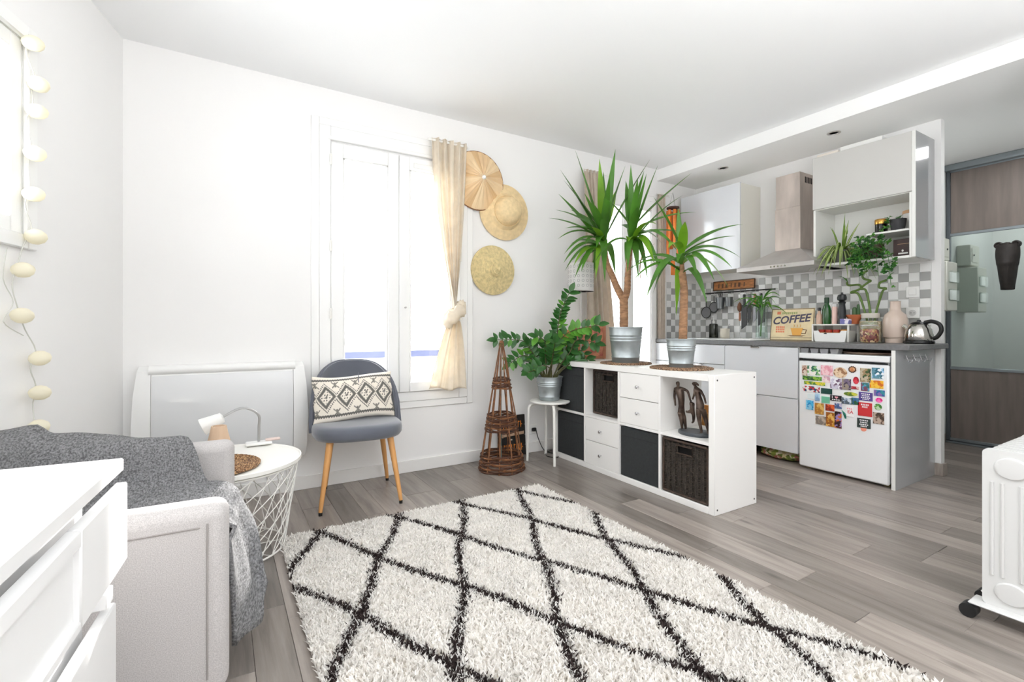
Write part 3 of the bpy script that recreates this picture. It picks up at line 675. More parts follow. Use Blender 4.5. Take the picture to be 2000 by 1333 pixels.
# ---------------- black board with orange letters ----------------
sg=thing('wooden_sign','small black board with worn orange lettering behind the willow obelisk','sign',(1.995,YW-.03,0)); sg.rotation_euler=(math.radians(-4),0,0)
BLKB=mat('black_weathered_wood',(.13,.12,.11),.85,var=.3,vscale=30); ORG=mat('worn_orange_paint',(.80,.46,.16),.8,var=.3,vscale=60); TAN=mat('tan_arrow_paint',(.72,.60,.50),.8,var=.15,vscale=30)
for i in range(4): MB().box(-.125,-.010,.001+i*.081,.125,.010,.08+i*.081,.002).build('board',BLKB,sg)
for z,h in((.225,.052),(.042,.055)):
    for i in range(9):
        x=-.105+i*.023; MB().box(x,-.0115,z,x+.007,-.0095,z+h,0).box(x+.007,-.0115,z+h*(.8 if i%2 else .4),x+.016,-.0095,z+h*(.95 if i%2 else .55),0).build('letter',ORG,sg,smooth=0)
MB().prism([(-.11,.165),(-.085,.150),(-.085,.158),(.11,.168),(.11,.192),(-.085,.180),(-.085,.188)],'y',-.0115,-.0095).build('arrow',TAN,sg)
for x in(-.02,.03): MB().box(x,-.0115,.128,x+.018,-.0095,.138,0).build('letter',mat('cream_lettering',(.8,.76,.70),.8),sg)
# ---------------- wall socket and cable ----------------
so=thing('wall_socket','white wall socket with black plug low on the window wall','socket',(2.205,YW-.006,.19))
MB().box(-.04,-.008,-.04,.04,.005,.04,.005).build('plate',WPLAST,so); MB().box(-.018,-.03,-.014,.022,-.009,.014,.006).build('plug',BLACK,so)
cbl=MB().tube(catmull([(2.22,YW-.035,.185),(2.24,YW-.05,.10),(2.27,YW-.09,.02),(2.32,YW-.18,.006),(2.27,YW-.26,.006),(2.22,YW-.20,.006),(2.26,YW-.12,.006),(2.33,YW-.07,.006),(2.42,YW-.05,.006)],6),.0035,6).build('power_cable',BLACK); tag(cbl,'thin black power cable looping on the floor under the stool','cable')
# ---------------- stool + potted ZZ plant ----------------
sx,sy=2.19,3.03
sto=thing('stool','white round metal stool holding the small zinc plant pot','stool',(sx,sy,0),.35)
MB().lathe([(0,.448),(.148,.448),(.156,.453),(.156,.462),(.150,.466),(.12,.463),(0,.461)],40).build('seat',WMETAL,sto)
for i in range(4):
    g=PI/4+i*PI/2; c,s_=math.cos(g),math.sin(g)
    pt=[(c*.03,s_*.03,.438),(c*.125,s_*.125,.438)]+[(c*(.125+.042*math.sin(t)),s_*(.125+.042*math.sin(t)),.438-.042*(1-math.cos(t))) for t in (.5,1.0,1.4)]+[(c*.178,s_*.178,.0)]
    MB().tube(pt,.0105,10).build('leg',WMETAL,sto)
def bucket(t,rt,rb,h,parts=True):
    p=[(0,0),(rb,0),(rb+.002,.004)]
    def R(z): return rb+(rt-rb)*z/h
    for zz in (.16,.62,.70,.78):
        z=zz*h; p+=[(R(z-.006),z-.006),(R(z)+.0028,z-.002),(R(z)+.0028,z+.002),(R(z+.006),z+.006)]
    p+=[(rt,h-.004),(rt+.004,h-.002),(rt+.004,h+.003),(rt-.001,h+.004),(rt-.003,h-.01),(R(.8*h)-.003,.8*h)]
    MB().lathe(p,40).build('zinc_bucket',GALV,t)
    MB().lathe([(R(.86*h)-.0035,.85*h),(rt*.6,.88*h),(0,.885*h)],24).build('soil',SOIL,t)
LZZ=mat('glossy_dark_leaf',(.20,.40,.17),.32,var=.25,vscale=14,trans=.12); LZ2=mat('fresh_green_leaf',(.36,.60,.20),.35,var=.2,vscale=14,trans=.2); STZ=mat('green_brown_stem',(.30,.30,.17),.6,var=.2,vscale=20)
zz=thing('zz_plant','leafy dark green plant in small zinc pot on the white stool','potted plant',(2.20,3.05,.466))
bucket(zz,.102,.076,.178)
ZZ=[[(-.08,-.004,.21),(-.112,.013,.36),(-.211,.055,.46),(-.398,.128,.471)],[(-.091,.005,.217),(-.153,.028,.324),(-.226,.046,.347),(-.317,.065,.293)],[(-.08,-.005,.203),(-.137,-.011,.234),(-.189,-.026,.231),(-.235,-.046,.225)],[(-.021,-.044,.21),(.029,-.047,.459),(.057,-.07,.68),(.104,-.125,.84)],[(-.019,-.041,.245),(-.003,-.103,.425),(.041,-.205,.532),(.158,-.39,.583)],[(.014,-.068,.225),(.096,-.135,.375),(.131,-.181,.467),(.222,-.287,.448)],[(.025,-.077,.218),(.112,-.115,.302),(.184,-.15,.387),(.238,-.184,.294)],[(-.045,-.028,.21),(-.072,-.048,.354),(-.102,-.079,.461),(-.177,-.083,.494)],[(-.068,-.012,.21),(-.049,-.022,.331),(-.047,-.031,.402),(-.034,-.05,.445)],[(.036,-.086,.218),(.069,-.112,.254),(.101,-.14,.29),(.141,-.179,.298)],[(-.033,-.036,.21),(-.039,-.08,.284),(-.052,-.122,.378),(-.069,-.168,.449)],[(-.057,-.02,.203),(-.099,-.007,.296),(-.169,.016,.396),(-.193,.006,.433)],[(.007,-.065,.21),(.042,-.078,.295),(.08,-.098,.388),(.098,-.109,.431)],[(-.016,-.049,.203),(-.029,-.054,.247),(-.083,-.033,.269),(-.171,.001,.249)]]
def leafmesh(name,Lg,Wd,m,fold=.12,seg=5,tipw=.0):
    b=MB(); vs=[];
    for i in range(seg+1):
        t=i/seg; w=Wd*.5*math.sin(PI*min(1,t**.8))**.8 if 0<t<1 else .0006
        zc=-.10*Lg*t*t
        vs+= [(t*Lg,-w,zc+w*fold*2),(t*Lg,0,zc),(t*Lg,w,zc+w*fold*2)]
    fs=[]
    for i in range(seg): fs+=[(3*i,3*i+3,3*i+4,3*i+1),(3*i+1,3*i+4,3*i+5,3*i+2)]
    return b.add(vs,fs).mesh(name,m,180,False)
zl=[leafmesh('leaf',.082,.046,LZZ),leafmesh('leaf',.072,.042,LZZ),leafmesh('leaf',.078,.045,LZ2)]
def frame(o,d,up):
    d=Vector(d).normalized(); up=Vector(up); y=up.cross(d)
    if y.length<1e-4: y=Vector((0,1,0)).cross(d)
    y.normalize(); z=d.cross(y)
    M=Matrix((d,y,z)).transposed().to_4x4(); M.translation=o; return M
random.seed(8)
for si,S in enumerate(ZZ):
    P=[(S[0][0]*.35,S[0][1]*.35-.01,.14)]+S
    path=catmull(P,7); n=len(path)
    st=MB().tube(path,[.0075*(1-.75*i/n) for i in range(n)],7).build('stem',STZ,zz)
    tot=0; nxt=.15; side=1
    for i in range(1,n):
        seg=(path[i]-path[i-1]); tot+=seg.length
        if tot>nxt and i>4:
            d=seg.normalized(); view=Vector((-.5,-.85,.2)); s_=d.cross(view).normalized()
            upish=Vector((0,0,1)); frac=i/n
            for sg_ in (1,-1):
                dd=(s_*sg_*1.0+d*.55+Vector((random.uniform(-.25,.25),random.uniform(-.25,.25),random.uniform(-.05,.35)))).normalized()
                M=frame(path[i],dd,view*.9+Vector((0,0,.6))+Vector((random.uniform(-.4,.4),random.uniform(-.4,.4),0)))
                M=M@Matrix.Scale(random.uniform(.75,1.12),4)
                inst(zl[2] if (si==4 and random.random()<.75) or random.random()<.1 else random.choice(zl[:2]),'leaf',st,mw=M)
            nxt=tot+.027
    inst(zl[0],'leaf',st,mw=frame(path[-1],path[-1]-path[-3],(-.4,-.7,.5)))
# ---------------- cube shelf ----------------
KX,KY=2.295,1.653
ks=thing('cube_shelf','low white cube shelf of two rows dividing room and kitchen','shelf',(KX,KY,0))
T=.038
bx('side_panel',WHITE,(0,0,.0),(.39,T,.77),ks,.0025); bx('side_panel',WHITE,(0,1.432,0),(.39,1.47,.77),ks,.0025)
bx('top_panel',WHITE,(0,T,.732),(.39,1.432,.77),ks,.002); bx('bottom_panel',WHITE,(0,T,0),(.39,1.432,T),ks,.002)
CW=(1.394-3*.016)/4; cell=[T+i*(CW+.016) for i in range(4)]; R0=(T,.377); R1=(.393,.732)
for i in range(1,4): bx('divider_panel',WHITE,(0,cell[i]-.016,T),(.388,cell[i],.732),ks,.001)
for i in range(4): bx('shelf_panel',WHITE,(0,cell[i],.377),(.388,cell[i]+CW,.393),ks,.001)
for x in(.025,.365):
    for z in(.03,.74): MB().tube([(x,-.0012,z),(x,.002,z)],.0055,10).build('screw_cap',mat('grey_screw_cap',(.35,.35,.35),.4,.6),ks)
def drawers(i,R):
    for k in range(2):
        h=(R[1]-R[0])/2; z0=R[0]+k*h+.002; z1=z0+h-.004
        d=bx('drawer',WHITE,(.004,cell[i]+.002,z0),(.34,cell[i]+CW-.002,z1),ks,.0015)
        zc=(z0+z1)/2; yc=cell[i]+CW/2
        b=MB(Matrix.Translation((.004,yc,zc))@Matrix.Rotation(-PI/2,4,'Y')); b.lathe([(.005,0),(.005,.012),(.010,.016),(.011,.021),(.008,.024),(0,.024)],14).build('knob',CHROME,d)
drawers(1,R1); drawers(2,R0)
FAB=mat('anthracite_fabric',(.185,.195,.20),.95,bump=.3,bscale=300,var=.12,vscale=60)
def fbox(i,R,label):
    t=thing('storage_box',label,'storage box',(KX+.008,KY+cell[i]+.004,R[0]+.001),0,'dark fabric boxes in the cube shelf')
    MB().box(0,0,0,.36,CW-.008,R[1]-R[0]-.010,.006).build('fabric_body',FAB,t)
    MB().box(-.0015,.015,R[1]-R[0]-.07,.0,CW-.023,R[1]-R[0]-.066,.0005).build('stitched_fold',mat('dark_stitching',(.13,.135,.14),.9),t)
fbox(3,R1,'anthracite fabric box in the top row behind the stool plant'); fbox(3,R0,'anthracite fabric box in the bottom row behind the stool legs'); fbox(1,R0,'anthracite fabric box in the bottom row beside the near wicker basket')
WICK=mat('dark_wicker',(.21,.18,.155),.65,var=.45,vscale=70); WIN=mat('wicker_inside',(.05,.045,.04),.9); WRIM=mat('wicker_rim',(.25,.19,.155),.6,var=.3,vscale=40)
def basket(i,R,label,d=.02):
    h=R[1]-R[0]-.012; w=CW-.014
    t=thing('wicker_basket',label,'basket',(KX+d,KY+cell[i]+.007,R[0]+.001),0,'wicker baskets in the cube shelf')
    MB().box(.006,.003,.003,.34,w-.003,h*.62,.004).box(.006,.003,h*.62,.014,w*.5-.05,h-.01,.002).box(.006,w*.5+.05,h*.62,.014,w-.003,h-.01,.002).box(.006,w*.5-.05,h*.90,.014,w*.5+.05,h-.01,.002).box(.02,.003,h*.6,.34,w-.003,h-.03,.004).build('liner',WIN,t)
    b=MB(); nc=15; nr=30; cw=(w-.024)/nc; rh=(h-.035)/nr
    for c in range(nc):
        for r in range(nr):
            y=.012+c*cw; z=.014+r*rh
            if abs(y+cw/2-w/2)<.052 and h*.77<z+rh/2<h*.90: continue
            s_=.35*rh*(1 if c%2 else -1)
            b.add([(.006,y,z-s_),(.006,y+cw,z+s_),(.006,y+cw,z+rh*.96+s_),(.006,y,z+rh*.96-s_),(-.002,y+cw*.5,z+rh*.5)],[(0,1,4),(1,2,4),(2,3,4),(3,0,4)])
    b.build('weave',WICK,t,smooth=0)['kind']='stuff'
    MB().tube([(.003,.006,h-.008),(.003,w-.006,h-.008)],.008,8).build('rim',WRIM,t); MB().tube([(.003,.006,.008),(.003,w-.006,.008)],.008,8).build('rim',WRIM,t)
    for y in(.006,w-.006): MB().tube([(.003,y,.008),(.003,y,h-.008)],.007,8).build('corner_post',WRIM,t)
    MB().tube([(.0,w*.5-.055,h*.905),(.0,w*.5+.055,h*.905),(.0,w*.5+.055,h*.765),(.0,w*.5-.055,h*.765)],.005,6,closed=True).build('handle_rim',WRIM,t)
basket(2,R1,'dark wicker basket in the top row beside the fabric box',.07); basket(0,R0,'dark wicker basket in the near bottom corner under the bronze sculpture',.01)
# bronze family sculpture
BRZ=rampmat('patinated_bronze',[(.20,.16,.14),(.34,.28,.25),(.47,.41,.37)],14,.38,'noise',metal=.75); MARB=mat('dark_grey_stone',(.26,.28,.30),.35,var=.2,vscale=20)
sc_=thing('bronze_sculpture','bronze sculpture of two tall figures swinging a child in the open cube','sculpture',(KX+.115,1.868,.393),-PI/2)
MB().lathe([(.0,0),(.102,0),(.105,.004),(.103,.018),(.098,.022),(0,.022)],36,sy=.72,sx=1.0).build('base',MARB,sc_)
PB=835
def PX(x,y,d=0): return ((1290+x/4.758-1357)*.0033,d,(PB-(720+y/4.758))*.00305+.021)
def skin(name,V_,E_,R_,parent,m,sub=1):
    me=bpy.data.meshes.new(name); me.from_pydata(V_,E_,[]); o=bpy.data.objects.new(name,me); COL.objects.link(o); o.parent=parent; me.materials.append(m)
    s_=o.modifiers.new('s','SKIN'); s_.use_smooth_shade=True
    for i,r in enumerate(R_):
        q=(r*1.5,r*1.5); me.skin_vertices[0].data[i].radius=q
    me.skin_vertices[0].data[0].use_root=True
    o.modifiers.new('d','SUBSURF').levels=sub; o.modifiers['d'].render_levels=sub
    return o
V_=[PX(172,340),PX(182,270),PX(168,215),PX(152,178),PX(146,155),PX(140,122),PX(135,104),  PX(112,178),PX(103,255),PX(112,320),PX(115,345), PX(205,172),PX(245,185),PX(264,235),PX(276,280), PX(178,395,-.006),PX(186,460,-.008),PX(196,545,-.008),PX(200,556,-.022), PX(186,395,.008),PX(200,470,.010),PX(216,545,.008),PX(222,556,-.004)]
E_=[(0,1),(1,2),(2,3),(3,4),(4,5),(5,6),(3,7),(7,8),(8,9),(9,10),(3,11),(11,12),(12,13),(13,14),(0,15),(15,16),(16,17),(17,18),(0,19),(19,20),(20,21),(21,22)]
skin('man_figure',V_,E_,[.017,.0135,.017,.014,.005,.009,.006,.007,.0048,.004,.0035,.007,.0052,.0045,.0035,.0115,.0085,.005,.004,.0115,.0085,.005,.004],sc_,BRZ)
PB=842.5
V_=[PX(378,330),PX(362,270),PX(345,225),PX(340,195),PX(325,168),PX(305,145),PX(292,135), PX(330,205,-.008),PX(322,255,-.012),PX(310,292,-.012), PX(372,205,.006),PX(405,260,.008),PX(420,318,.008), PX(360,400,-.006),PX(372,480,-.008),PX(396,578,-.008),PX(392,586,-.022), PX(400,400,.008),PX(424,490,.010),PX(446,575,.008),PX(446,586,-.004), PX(335,140),PX(360,158)]
E_=[(0,1),(1,2),(2,3),(3,4),(4,5),(5,6),(3,7),(7,8),(8,9),(3,10),(10,11),(11,12),(0,13),(13,14),(14,15),(15,16),(0,17),(17,18),(18,19),(19,20),(5,21),(21,22)]
skin('woman_figure',V_,E_,[.0165,.011,.0125,.012,.0045,.0085,.005,.006,.0042,.0035,.006,.0045,.0035,.0115,.008,.005,.004,.0115,.008,.005,.004,.006,.003],sc_,BRZ)
PB=839
V_=[PX(308,375,-.012),PX(304,345,-.012),PX(306,322,-.012),PX(308,296,-.012), PX(282,282,-.008),PX(316,300,-.012), PX(278,392,-.014),PX(250,400,-.014),PX(244,385,-.014), PX(322,425,-.012),PX(318,480,-.012),PX(308,490,-.02)]
skin('child_figure',V_,[(0,1),(1,2),(2,3),(2,4),(2,5),(0,6),(6,7),(7,8),(0,9),(9,10),(10,11)],[.0085,.0085,.006,.0095,.003,.003,.007,.0045,.003,.007,.0045,.003],sc_,BRZ)
# pine crate behind the shelf
PINE=mat('knotty_pine',(.80,.58,.33),.55,var=.2,vscale=5,stretch=(2,2,18))
pc=thing('pine_crate','knotty pine crate on the kitchen floor behind the cube shelf','crate',(2.76,1.97,0))
for i in range(4): MB().box(0,0,.005+i*.115,.018,.62,.115+i*.115,.002).build('slat',PINE,pc)
for y in(0,.602): MB().box(.018,y,.005,.30,y+.018,.46,.002).build('end_panel',PINE,pc)
MB().box(.282,.018,.005,.30,.602,.46,.002).build('back_panel',PINE,pc)
# ---------------- yucca plants on the shelf ----------------
YL=mat('yucca_leaf',(.30,.50,.17),.38,var=.28,vscale=5,trans=.22,stretch=(1,1,1)); YL2=mat('yucca_young_leaf',(.47,.66,.17),.38,var=.2,vscale=5,trans=.3)
TRK=mat('yucca_trunk',(.62,.47,.35),.85,bump=.8,bscale=55,var=.28,vscale=22,stretch=(1,1,3)); BRN=mat('dry_leaf_tip',(.55,.43,.27),.7)
def strap(a,c,b_,w,m,parent):
    P=bez(a,c,b_,11); vs=[];fs=[]; n=len(P)
    for i,p in enumerate(P):
        t=i/(n-1); d=(P[min(i+1,n-1)]-P[max(i-1,0)]).normalized()
        s_=d.cross(Vector((0,0,1)))+d.cross(Vector((-.7,-.7,0)))*.45
        if s_.length<.25: s_=s_+Vector((.6,-.6,0))*(.5)
        s_.normalize(); nn=s_.cross(d)
        ww=w*.5*min(1,.38+t*2.6)*max(0.015,(1-max(0,(t-.35)/.65)**1.7))
        vs+=[p+s_*ww+nn*ww*.35,p,p-s_*ww+nn*ww*.35]
    for i in range(n-1): fs+=[(3*i,3*i+3,3*i+4,3*i+1),(3*i+1,3*i+4,3*i+5,3*i+2)]
    return MB().add(vs,fs).build('leaf',m,parent,smooth=180,recalc=False)
def crown(parent,c,tips,w,seed,young=.12):
    random.seed(seed); c=Vector(c)
    for tp in tips:
        tp=Vector(tp); v=tp-c; L=v.length; up=v.z/L
        ba=c+Vector((v.x,v.y,0)).normalized()*.012+Vector((0,0,random.uniform(-.07,.05) + .05*up))
        k=.04 if up>.6 else (.14 if up>.1 else .30+.25*min(1,-up+.1))
        ct=ba+(tp-ba)*.48+Vector((0,0,k*L))
        strap(ba,ct,tp,w*random.uniform(.85,1.15),YL2 if random.random()<young else YL,parent)
def trunk(parent,pts,rad,name='trunk'):
    path=catmull(pts,8); n=len(path); r=[rad[0]+(rad[1]-rad[0])*i/(n-1)+.0016*(i%2) for i in range(n)]
    return MB().tube(path,r,14).build(name,TRK,parent)
Y1L=[(-.31,.19,1.53),(-.15,.11,1.47),(-.09,.01,1.52),(-.36,.3,1.41),(-.33,.3,1.34),(-.25,.47,1.29),(-.42,.36,1.06),(-.05,.58,.93),(-.04,.57,.78),(-.23,.22,.66),(.08,.46,.61),(-.19,.01,.57),(-.04,.19,1.42),(-.19,-.04,1.3),(0,0,1.42),(.1,-.14,1.44),(.31,.43,.68),(-.17,.12,.83),(-.01,.56,1.08),(-.14,.46,1.18),(-.3,.1,1.2),(-.28,.05,.95),(.2,.3,1.35)]
Y1R=[(-.06,-.11,1.38),(.01,-.29,1.34),(.16,-.44,1.27),(-.2,-.31,1.21),(-.13,-.32,1.25),(-.09,-.26,1.29),(.36,-.32,1.06),(.38,-.23,.93),(.01,-.2,.58),(-.09,-.21,.58),(-.23,-.25,.61),(.27,-.09,.87),(.05,-.28,.62),(.05,.12,1.01),(-.02,-.47,.74),(-.15,-.18,.83),(.25,.2,1.2),(.1,.1,1.35),(-.25,-.05,1.15)]
Y2T=[(-.26,-.01,1.04),(.02,.04,1.02),(-.21,-.2,.86),(.31,-.22,.9),(.3,-.21,.69),(.05,-.32,.6),(-.07,-.29,.52),(.34,-.1,.51),(.01,-.18,.4),(.1,.12,.33),(-.29,.02,.43),(.1,.32,.49),(-.08,.38,.65),(.09,.24,.62),(-.28,-.14,.71),(.17,.04,.66),(-.13,-.22,.55),(.2,.2,.9)]
CORK=WOVD
mat_round('placemat','round dark rattan mat under the taller yucca bucket',(2.49,2.518,.77),.178,WOVD)
mat_round('placemat','round dark rattan mat under the shorter yucca bucket',(2.49,2.033,.77),.19,WOVD)
y1=thing('yucca_plant','tall yucca with forked trunk in large zinc bucket on the shelf','potted plant',(2.49,2.518,.778))
bucket(y1,.117,.094,.252)
trunk(y1,[(0,.02,.2),(0,.018,.34),(0,.02,.47)],(.030,.029))
trunk(y1,[(0,.024,.455),(-.01,.075,.54),(-.01,.13,.64),(-.01,.185,.74),(-.005,.236,.90)],(.026,.018)); trunk(y1,[(0,.012,.455),(.0,-.015,.52),(.0,-.022,.62),(0,-.036,.76),(0,-.055,.89)],(.025,.016))
crown(y1,(0,.237,.90),Y1L+[(-.30,.33,.80),(-.36,.26,.72),(-.30,.22,.70),(-.38,.30,.90),(-.33,.28,.98),(-.27,.36,.68),(-.24,.28,.62),(-.16,.14,.60),(-.33,.40,1.14),(-.22,.08,1.12),(-.25,.15,.86)],.058,3); crown(y1,(0,-.056,.885),Y1R+[(-.2,-.2,.68),(-.22,-.33,1.02),(-.1,-.36,.66),(.1,-.42,1.12),(-.2,.1,.72),(-.15,-.42,.9)],.054,4)
y2=thing('yucca_plant','shorter yucca with single trunk in zinc bucket near the shelf end','potted plant',(2.49,2.033,.778))
bucket(y2,.090,.070,.178)
trunk(y2,[(0,-.012,.13),(0,-.018,.30),(0,-.023,.48),(0,-.008,.60)],(.026,.021)); trunk(y2,[(0,-.010,.58),(0,-.003,.71)],(.016,.011),'shoot')
crown(y2,(0,-.003,.69),Y2T+[(-.25,-.18,.62),(-.22,.2,.55),(.05,-.34,.78),(-.2,.28,.62)],.054,6,.45)
strap((.03,.24,.82),(.0,.40,.78),(-.03,.30,.52),.012,BRN,y2)
# ---------------- table lamp, picture on the far end of the shelf ----------------
tl=thing('table_lamp','table lamp with white perforated drum shade on the shelf far end','lamp',(2.475,3.0,.77))
MB().lathe([(0,0),(.06,0),(.062,.006),(.02,.012),(0,.012)],24).build('base',STEEL,tl); MB().tube([(0,0,.01),(0,0,.60)],.0055,8).build('pole',STEEL,tl)
SHD=mat('white_lamp_shade',(.93,.925,.92),.7,trans=.3); HOLE=mat('grey_cutout',(.72,.72,.72),.9)
b=MB(); b.lathe([(.102,.55),(.102,.775),(.100,.775),(.100,.55)],48); b.build('lamp_shade',SHD,tl)
MB().tube([(.102*math.cos(2*PI*i/48),.102*math.sin(2*PI*i/48),.55) for i in range(48)],.003,5,closed=True).build('shade_ring',STEEL,tl)
hm=MB(); hm.add([(0,.0105*math.cos(2*PI*i/12),.0125*math.sin(2*PI*i/12)) for i in range(12)]+[(0,.006*math.cos(2*PI*i/12),.0085*math.sin(2*PI*i/12)) for i in range(12)],[(i,(i+1)%12,(i+1)%12+12,i+12) for i in range(12)]); hm=hm.mesh('cutout_ring',HOLE,0)
for r in range(5):
    for i in range(18):
        g=2*PI*i/18; inst(hm,'cutout_ring',tl,loc=(.1028*math.cos(g),.1028*math.sin(g),.59+r*.038),rot=(0,0,g))
MB().tube([(.03,-.03,.55),(.03,-.03,.33)],.0015,5).build('pull_chain',STEEL,tl); MB().lathe([(.004,0),(.006,.01),(.002,.02)],8,c=(.03,-.03,.31)).build('pull_knob',OAK,tl)
pf=thing('framed_picture','small framed reddish abstract print leaning at the shelf far end','picture',(2.60,3.05,.772),-math.radians(30)); 
for q in ((-.14,-.01,0,-.115,.01,.27),(.115,-.01,0,.14,.01,.27),(-.115,-.01,0,.115,.01,.022),(-.115,-.01,.248,.115,.01,.27)): MB().box(*q,b=.002).build('frame_bar',mat('reddish_wood_frame',(.66,.42,.30),.5,var=.15,vscale=10),pf)
MB().box(-.115,-.004,.022,.115,.004,.248,0).build('print',rampmat('reddish_print',[(.72,.38,.28),(.80,.55,.42),(.62,.30,.26),(.86,.68,.58)],9,.6,'noise'),pf)
bd=thing('cutting_board','small pale wooden board leaning beside the reddish print','board',(2.40,3.08,.771)); MB().box(-.05,0,0,.05,.012,.24,.004).build('board',PINE,bd); 
# ---------------- wind chime ----------------
wc=thing('wind_chime','orange bamboo wind chime hanging by the kitchen corner','wind chime',(3.765,3.17,0))
AMB=mat('amber_bamboo',(.85,.46,.14),.35,var=.2,vscale=8)
MB().tube([(-.09,.125,2.345),(.10,.125,2.345)],.006,6).build('bracket',WMETAL,wc); MB().tube([(0,.125,2.345),(0,.0,2.345)],.003,6).build('hook',WMETAL,wc)
for g in (0,2.1,4.2): MB().tube([(0,0,2.345),(.04*math.cos(g),.04*math.sin(g),2.20)],.001,4).build('string',DARK,wc)
MB().lathe([(0,2.185),(.06,2.185),(.06,2.2),(0,2.205)],16).build('top_disc',mat('dark_brown_wood',(.25,.13,.08),.5),wc)
for i in range(6):
    g=2*PI*i/6; L_=.30+.07*(i%3); MB().tube([(.048*math.cos(g),.048*math.sin(g),2.17),(.048*math.cos(g),.048*math.sin(g),2.17-L_)],.015,10).build('tube',AMB,wc)
MB().tube([(0,0,2.18),(0,0,1.66)],.001,4).build('string',DARK,wc); MB().box(-.03,-.004,1.54,.03,.004,1.68,.004).build('wind_sail',AMB,wc)
# ---------------- kitchen: tiles ----------------
TW=mat('white_tile',(.93,.93,.925),.15); TG=[mat('grey_tile_a',(.71,.71,.70),.15),mat('grey_tile_b',(.65,.65,.645),.15),mat('grey_tile_c',(.77,.77,.76),.15)]
GRT=mat('tile_grout',(.86,.86,.85),.9)
random.seed(21); tm={}
for m_ in [TW]+TG: tm[m_.name]=MB().box(-.004,-.0305,-.0305,.004,.0305,.0305,.0015).mesh('tile',m_,0)
ZT=.9205; PT=.063
nT=0
for r in range(9):
    for c in range(31):
        y=1.345+PT*(c+.5); z=ZT+PT*(r+.5)
        if y>YW-.03: continue
        k=TW.name if (r+c)%2==0 else random.choice(TG).name
        inst(tm[k],'tile',wall_right,(4.266,y,z)); nT+=1
bx('grout_bed',GRT,(4.2655,1.342,ZT),(4.270,YW,ZT+9*PT),wall_right,0)
for r in range(9):
    for c in range(7):
        x=4.262-PT*(c+.5); z=ZT+PT*(r+.5)
        k=TW.name if (r+c)%2 else random.choice(TG).name
        inst(tm[k],'tile',wall_back,(x,YW-.004,z),rot=(0,0,PI/2))
bx('grout_bed',GRT,(3.82,YW-.0045,ZT),(4.262,YW,ZT+9*PT),wall_back,0)
# ---------------- base units ----------------
CAB=mat('pale_grey_gloss',(.86,.87,.885),.12,coat=.5); CABD=mat('shaded_grey_gloss',(.66,.665,.675),.10,coat=.6); CARC=mat('cabinet_carcass',(.90,.90,.89),.5); EDGE=mat('white_panel_edge',(.90,.90,.885),.45)  # CABD: the pale gloss darkened, shade of the end panels put into its colour
WT=mat('grey_stone_worktop',(.43,.43,.435),.45,var=.10,vscale=60)
wt=tag(MB().box(3.63,1.25,.885,4.269,YW-.001,.92,.004).build('worktop',WT),'dark grey laminate worktop running along the checkered splashback','worktop')
def handle(p,y,z):
    MB().box(3.612,y-.035,z-.001,3.640,y+.035,z+.008,.002).box(3.612,y-.035,z-.010,3.616,y+.035,z+.008,.001).build('handle',CHROME,p)
cA=thing('base_cabinet','grey gloss corner base cabinet with drawer over door, half behind yucca','cabinet',(0,0,0))
MB().box(3.655,2.525,.10,4.25,3.285,.884,0).build('carcass',CARC,cA); MB().box(3.70,2.525,.0,4.25,3.285,.10,0).build('plinth',DARK,cA)
d=bx('drawer',CAB,(3.635,2.522,.715),(3.655,3.285,.878),cA); handle(d,2.90,.878); d=bx('door',CAB,(3.635,2.522,.095),(3.655,3.285,.709),cA); handle(d,2.76,.709)
cB=thing('base_cabinet','grey gloss two drawer base cabinet left of the fridge','cabinet',(0,0,0))
MB().box(3.655,1.922,.10,4.25,2.518,.884,0).build('carcass',CARC,cB); MB().box(3.95,1.922,.0,4.25,2.518,.10,0).build('plinth',DARK,cB)
d=bx('drawer',CAB,(3.635,1.922,.502),(3.655,2.518,.878),cB); handle(d,2.24,.878); d=bx('drawer',CAB,(3.635,1.922,.095),(3.655,2.518,.497),cB); handle(d,2.26,.497)
fb=thing('floral_bag','crumpled green floral cloth bag stuffed under the drawer cabinet','bag',(3.76,2.10,0))
def bagf(u,v):
    g=2*PI*u; h=PI*v; n_=noise.noise((3*math.cos(g),3*math.sin(g),4*v)); r=1+.3*n_
    return (.08*r*math.sin(h)*math.cos(g),.17*r*math.sin(h)*math.sin(g),.042-.040*math.cos(h))
MB().grid(bagf,28,14).build('cloth',rampmat('floral_cloth',[(.85,.83,.72),(.55,.62,.30),(.78,.74,.55),(.70,.45,.40),(.40,.45,.22)],40,.9),fb,smooth=180)
sp=thing('end_panel','grey gloss end panel of the kitchen run under the worktop end','panel',(0,0,0))
MB().box(3.632,1.322,.0,4.265,1.342,.884,.001).build('panel',CABD,sp); MB().box(3.628,1.3215,.0,3.634,1.3425,.884,.001).build('edge_band',EDGE,sp)
hk=thing('hook_rail','chrome hooks on the end panel below the worktop','hooks',(3.90,1.318,.83))
MB().tube([(-.15,-.004,.0),(.17,-.004,.0)],.003,6).build('bar',CHROME,hk)
for x in(-.14,-.03,.07,.16): MB().tube(catmull([(x,-.004,.02),(x,-.012,.0),(x,-.02,-.02),(x,-.035,-.022),(x,-.04,-.005)],4),.0035,6).build('hook',CHROME,hk)
